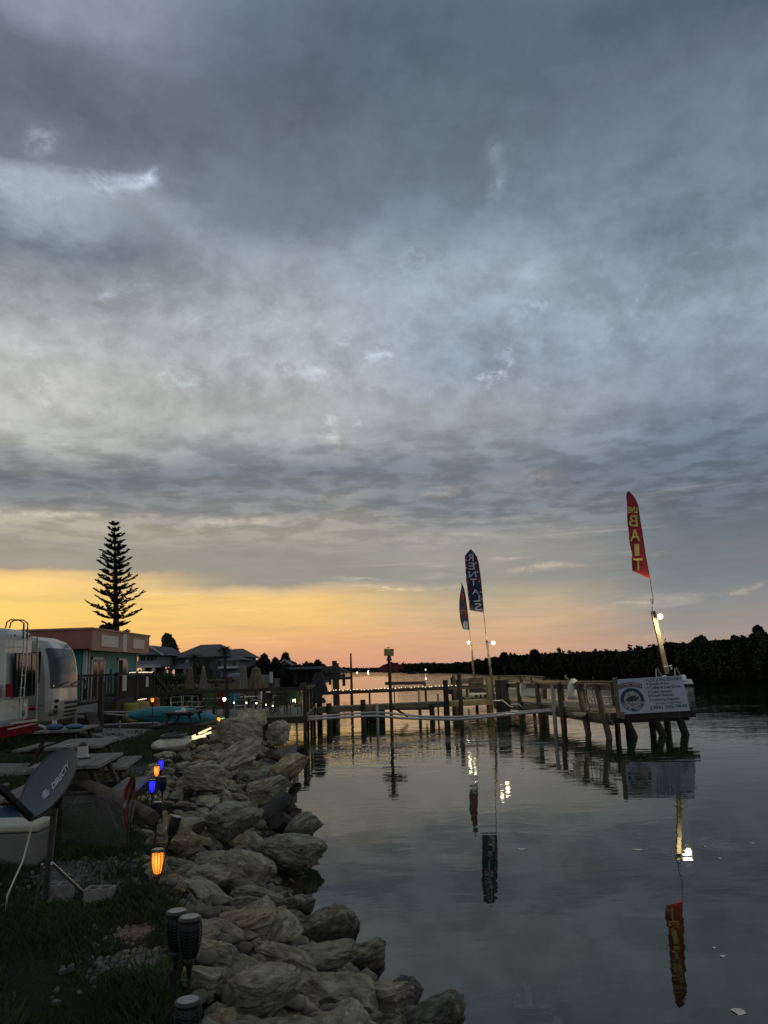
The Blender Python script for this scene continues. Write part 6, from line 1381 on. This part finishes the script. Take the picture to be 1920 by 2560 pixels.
MB().tube([D(130, 2158, 5.85), G(213, 2236, 1.0)], .012, 8).build('strut', 'metal', ds); MB().tube([D(106, 2160, 5.8), G(84, 2292, .98)], .010, 8).build('strut', 'metal', ds)
# cooler
c0, c1 = G(-110, 2170, 1.0), G(92, 2170, 1.0); Yk = c1.y; w = c1.x-c0.x
ck_ = thing('cooler', 'grey cooler with a cream lid at the left edge of the photo', 'cooler', ((c0.x+c1.x)/2, Yk, 1.0))
zc1 = D(60, 2082, Yk).z; zc2 = D(60, 2062, Yk).z
MB().box(((c0.x+c1.x)/2, Yk+.2, (1.0+zc1)/2), (w-.03, .38, zc1-1.0)).build('body', 'coolerbody', ck_, bevel=.03); MB().box(((c0.x+c1.x)/2, Yk+.2, (zc1+zc2)/2+.002), (w, .42, zc2-zc1)).build('lid', 'coolerlid', ck_, bevel=.02)
tag(MB().tube([D(80, 2048, 5.55), D(77, 2075, 5.6), D(66, 2120, 5.7), D(56, 2155, 5.7), D(35, 2200, 5.7), D(18, 2240, 5.65), G(15, 2275, 1.01)], .006, 6).build('cable', 'rope', smooth=True), 'thin white cable hanging from the dish arm down to the grass', 'cable')
tag(MB().ball(G(20, 2055, 1.15)+Vector((0, 0, .05)), .22, 10, 6, (1.3, .8, .6)).build('blue_tub', 'blue'), 'blue plastic tub behind the cooler', 'tub')
# cinder blocks
def block(label, px, py, rz):
    t = thing('cinder_block', label, 'block', (0, 0, 0), 'cinder blocks in the grass'); b = MB()
    for y in (-.085, .085): b.box((0, y, .10), (.32, .028, .19))
    for x in (-.146, 0, .146): b.box((x, 0, .10), (.028, .1418, .19))
    b.build('body', 'block', t); p = G(px, py, 1.0); return place(t, (p.x, p.y, .975), rz, .62)
block('cinder block beside the dish mast, left of two', 148, 2242, .15); block('cinder block standing free in the grass, right of two', 249, 2252, -.05)
# big log with the hanging cloth
tag(MB().tube([D(196, 1952, 8.9), D(250, 1975, 8.4), D(310, 2003, 7.9), D(385, 2043, 7.3)], [.05, .06, .06, .055], 10).build('fallen_log', 'pile'), 'thick grey log slanting down from the picnic table to the torches', 'log')
wk2 = thing('cloth_banner', 'faded red and grey cloth hanging limp from a thin stick', 'banner', tuple(G(330, 2060, 1.0)))
MB().tube([D(338, 1925, 7.5), D(334, 2080, 7.5)], .006, 6).build('stick', 'black', wk2)
def clo(x0, x1, y0, y1, m_, nm, ph, taper=0.0):
    def f(i, j):
        x = lerp(x0, x1, j)+4*math.sin(i*5+ph)*(j-.5)-taper*i*(j)+ (1-i)*taper*0; y = lerp(y0, y1, i); return D(x, y, 7.45+.035*math.sin(j*14+i*3+ph))
    o = MB().grid(f, 18, 12).build(nm, m_, wk2, smooth=True); s__ = o.modifiers.new('thick', 'SOLIDIFY'); s__.thickness = .004
def cl2(P, m_, nm, Yc=7.45):       # rows of (y, xleft, xright)
    def f(i, j):
        k = i*(len(P)-1); q = min(int(k), len(P)-2); g = k-q; y, a, c = [lerp(P[q][t], P[q+1][t], g) for t in range(3)]
        return D(lerp(a, c, j), y, Yc+.03*math.sin(j*15+i*4))
    o = MB().grid(f, 22, 14).build(nm, m_, wk2, smooth=True); s__ = o.modifiers.new('thick', 'SOLIDIFY'); s__.thickness = .004
cl2([(1938,334,338),(1950,322,338),(1972,306,338),(1990,305,335),(2003,310,333)], 'clothred', 'upper_cloth'); cl2([(2000,308,336),(2015,307,335),(2035,310,333),(2058,318,329)], 'clothgrey', 'lower_cloth', 7.43); cl2([(2020,307,316),(2045,308,317),(2066,311,318),(2070,312,316)], 'clothred', 'cloth_tail', 7.40)
# fire ring
fc = G(215, 1998, 1.12); t = thing('fire_ring', 'low round metal fire ring with pale edges behind the wire fence', 'fire ring', (fc.x, fc.y, 1.0))
MB().tube([Vector((fc.x+.33*math.cos(k*math.pi/16), fc.y+.33*math.sin(k*math.pi/16), 1.14)) for k in range(33)], .012, 6, cap=False).build('rim', 'block', t)
b = MB(); b.grid(lambda i, j: Vector((fc.x+.33*math.cos(2*math.pi*j), fc.y+.33*math.sin(2*math.pi*j), .95+.19*i)), 1, 32); b.build('wall', 'dark', t); MB().box((fc.x, fc.y-.02, 1.10), (.14, .10, .05)).build('grate', 'red', t)
# wire fence piece
fn_ = thing('wire_fence', 'short length of dark wire mesh fence beside the dish mast', 'fence', tuple(G(225, 2130, 1.0)))
fa, fb = G(150, 2130, 1.0), G(318, 2125, 1.0); Hf = .52; L = (fb-fa).length; b = MB(); u_ = (fb-fa)/L; n = 34
for s__ in (-1, 1):
    for i in range(-12, n):
        x0 = i*L/n*1.0; x1 = x0+Hf*.75; z0, z1 = 0., Hf
        if x0 < 0: z0 = -x0/.75; x0 = 0
        if x1 > L: z1 = Hf-(x1-L)/.75; x1 = L
        if x0 >= L or z1 <= z0: continue
        A, B = (x0, z0), (x1, z1)
        if s__ < 0: A, B = (L-x0, z0), (L-x1, z1)
        b.tube([fa+u_*A[0]+Vector((0, .003*s__, A[1])), fa+u_*B[0]+Vector((0, .003*s__, B[1]))], .0013, 3, cap=False)
b.build('mesh', 'metal', fn_); MB().tube([fb-Vector((0, 0, .1)), fb+Vector((0, 0, Hf))], .012, 8).build('post', 'wood_dark', fn_)
tag(MB().tube([G(-30, 1974, 1.35), G(20, 1962, 1.35)], .03, 6).build('bench_end', 'picnic'), 'end of a grey board at the left edge behind the dish', 'board')
print('objects', len(sc.objects))
